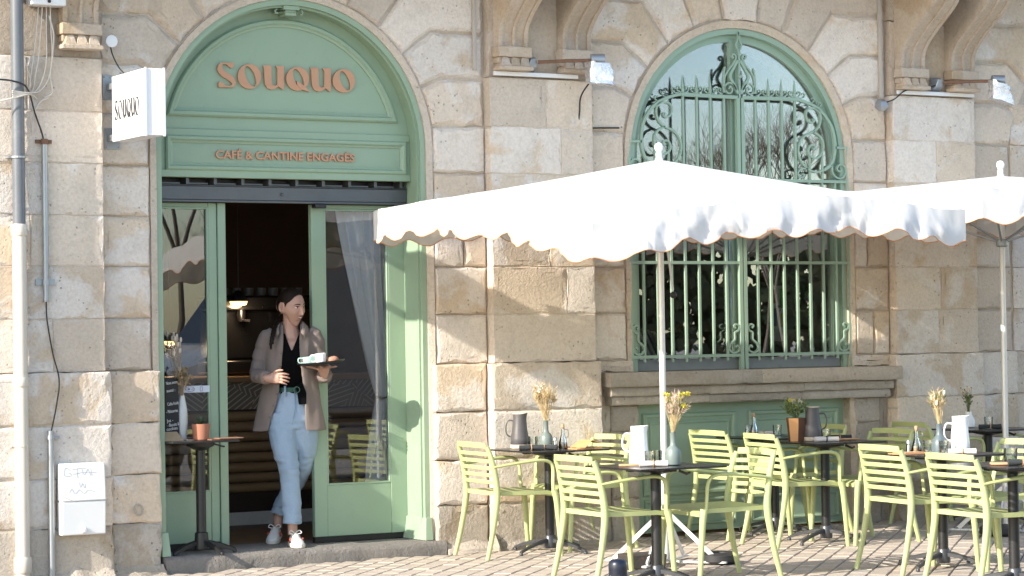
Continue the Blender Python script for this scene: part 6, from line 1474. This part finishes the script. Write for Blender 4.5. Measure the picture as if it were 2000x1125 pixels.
# ---------- tray, cups and pastry (things of their own, carried in the hand)
def place(o): o.matrix_world = PM; return o
TT = Matrix.Translation((.235,-.150,1.262)) @ Matrix.Rotation(R(-4.5),4,'Y') @ Matrix.Rotation(R(2),4,'X')
def carried(name, mb, mat, label, cat, smooth=True):
    mb.v = [tuple(PM @ (TT @ Vector(p))) for p in mb.v]; o = mb.build(name, mat, None, smooth=smooth, angle=45); tag(o, label, cat); return o
m_ = MB(); m_.lathe([(.01,-.006),(.150,-.006),(.165,.004),(.166,.011),(.163,.011),(.149,.0),(.01,.0)], 40); carried('serving_tray', m_, simple('black_tray',(.015,.016,.017),.35), 'round black serving tray held up by the waitress', 'tray')
CELA = simple('celadon_glaze', (.36,.52,.46), .3, var=.05)
def cup(x, y, r_, h, mat, lab):
    t = thing('coffee_cup', lab, 'cup', PM @ (TT @ Vector((x,y,0)))); MM = PM @ TT
    m_ = MB(); m_.lathe(shell([(r_*.72,.0005),(r_*.9,.006),(r_,h*.5),(r_*1.0,h)], th=.004), 24, (x,y,0)); m_.v = [tuple(MM @ Vector(p)) for p in m_.v]; m_.build('cup_body', mat, t, smooth=True)
    m_ = MB(); m_.tube(sm3([(x-r_*.95,y-.005,h*.85),(x-r_-.024,y-.008,h*.86),(x-r_-.030,y-.008,h*.5),(x-r_-.018,y-.006,h*.2),(x-r_*.88,y-.004,h*.2)]), .0052, 8); m_.v = [tuple(MM @ Vector(p)) for p in m_.v]; m_.build('handle', mat, t, smooth=True)
cup(-.075,-.03,.046,.050,CELA,'pale celadon cup on the left of the carried tray'); cup(.005,-.06,.039,.066,WHITEC,'white mug in the middle of the carried tray')
m_ = MB(); m_.lathe([(.03,.001),(.042,.006),(.044,.018),(.036,.030),(.015,.036),(.003,.037)], 16, (.082,-.03,0)); m_.v = [(x+rng.normal(0,.0015),y+rng.normal(0,.0015),z+rng.normal(0,.0015)) for x,y,z in m_.v]
carried('pastry', m_, simple('baked_pastry',(.42,.20,.13),.7,var=.3,vscale=60,bump=.4,dirt=.4,dirtcol=(.6,.55,.5)), 'small round frosted pastry at the right of the carried tray', 'pastry')
# ================================================================== the street behind the photographer (seen in the glass)
vn = thing('parked_van', 'pale grey delivery van mirrored in the café door glass', 'van', (11.6,-8.6,-.03))
VANP = simple('van_paint', (.34,.35,.37), .28, var=.04, coat=.5); VGL = simple('van_window', (.01,.012,.014), .08); TYR = simple('tyre', (.015,.015,.015), .8)
sec_ = [(0,.45,.9),(.02,.40,1.05),(.35,.35,1.18),(.9,.33,1.30),(1.15,.33,1.45),(1.75,.33,2.25),(2.1,.33,2.42),(4.9,.33,2.45),(5.05,.38,2.38),(5.1,.5,2.2)]
rings = []
for dx, zb, zt in sec_:
    w = .98; x = 9.0+dx; rings.append([(x,-8.6+w,zb),(x,-8.6+w,zb+(zt-zb)*.5),(x,-8.6+w*.93,zt-.12),(x,-8.6+w*.80,zt),(x,-8.6-w*.80,zt),(x,-8.6-w*.93,zt-.12),(x,-8.6-w,zb+(zt-zb)*.5),(x,-8.6-w,zb)])
mb = MB(); mb.loft(rings); mb.build('van_body', VANP, vn, bevel=.04)
mb = MB(); mb.prism([(10.28,1.35),(10.95,1.35),(10.95,2.05),(10.72,2.05)], -7.615, -7.60); mb.build('side_window', VGL, vn)
mb = MB(); mb.add([(10.14,-9.35,1.47),(10.14,-7.85,1.47),(10.70,-7.88,2.20),(10.70,-9.32,2.20)],[(0,1,2,3)]); mb.v = [(x-.025,y,z+.02) for x,y,z in mb.v]; mb.build('windscreen', VGL, vn)
mb = MB(); mb.box(11.05,13.9,-7.612,-7.602,.62,.72); mb.build('rub_strip', BLACK, vn)
mb = MB(); mb.box(11.02,11.04,-7.615,-7.605,.5,2.2); mb.box(12.35,12.37,-7.615,-7.605,.5,2.2); mb.build('door_gap', BLACK, vn)
mb = MB(); mb.box(10.25,10.35,-7.56,-7.42,1.35,1.62); mb.build('wing_mirror', BLACK, vn, bevel=.02)
for x in (9.95,13.05):
    for y, s_ in ((-7.68,1),(-9.52,-1)):
        mb = MB(); mb.tube([(x,y-.1,.30),(x,y+.1,.30)], .32, 24); w_ = mb.build('wheel', TYR, vn, smooth=True, angle=30)
        mb = MB(); mb.tube([(x,y+s_*.1,.30),(x,y+s_*.115,.30)], .20, 18); mb.build('rim', LGREY, w_, smooth=True, angle=30)
v2 = copy_tree(vn); v2.location = (17.5,-8.9,-.03); v2['label'] = 'second delivery van added to darken the reflection in the lower arched window'  # unseen van added to block the bright ground in the window reflection
BARK = simple('bark', (.11,.09,.07), .9, var=.3, vscale=6, bump=.5, bscale=20); TWIG = simple('twigs', (.10,.08,.055), .9, var=.3)
def tree(x, y, h, seed, lab, leafy):
    t = thing('bare_tree', lab, 'tree', (x,y,-.2), 0, 'bare street trees mirrored in the glass'); r_ = random.Random(seed); tr = MB(); cr = MB()
    def grow(p, d, L, r, dep):
        q = p+d*L*.5+Vector((r_.gauss(0,.06),r_.gauss(0,.06),.02))*L; e = q+(d+Vector((r_.gauss(0,.15),r_.gauss(0,.15),.05))).normalized()*L*.5
        (tr if dep < 2 else cr).tube([p,q,e], [r,r*.85,r*.68], 6 if dep < 2 else 3)
        if dep == 7: return
        for k in range(3 if dep < 6 else 2):
            a = r_.uniform(0,6.28); sp = r_.uniform(.35,.75); n = Vector((math.cos(a),math.sin(a),r_.uniform(-.1,.5))); grow(e, (d+n*sp).normalized(), L*r_.uniform(.62,.8), r*.62, dep+1)
    grow(Vector((x,y,-.2)), Vector((0,0,1)), h*.33, h*.011, 0)
    tr.build('trunk', BARK, t, smooth=True)
    o = cr.build('crown', TWIG, t)
tree(38.6,-80,15,1,'bare tree mirrored in the left glass pane of the door',0); tree(69,-80,11,2,'bare twiggy tree mirrored in the right half of the arched window',1); tree(75,-86,12,5,'farther bare tree mirrored at the right edge of the arched window',1); tree(62,-92,6.5,9,'low bare tree mirrored at the foot of the arched window',1); tree(44,-84,7,11,'small bare tree mirrored in the right door pane',1)

WOODF = simple('far_foliage', (.045,.050,.022), .9, var=.4, vscale=.6, rnd=False)
mb = MB()
for i in range(9000):
    x = rng.uniform(20,112); y = -98+rng.uniform(-3,3); top = 1.6 if x < 62 else 3.5+3.2*abs(math.sin(x*.31))+1.2*math.sin(x*1.3)
    z = top*rng.uniform(0,1)**.7; a = rng.uniform(0,6.28); s_ = rng.uniform(.25,.6); u = Vector((math.cos(a),rng.normal(0,.3),math.sin(a)))*s_; w = Vector((-math.sin(a),rng.normal(0,.3),math.cos(a)))*s_*.7
    c = Vector((x,y,z)); mb.add([c-u,c+w,c+u,c-w],[(0,1,2,3)])
o = mb.build('far_hedge', WOODF); tag(o, 'dark far-off hedge and wood mirrored along the horizon', 'hedge', kind='stuff')
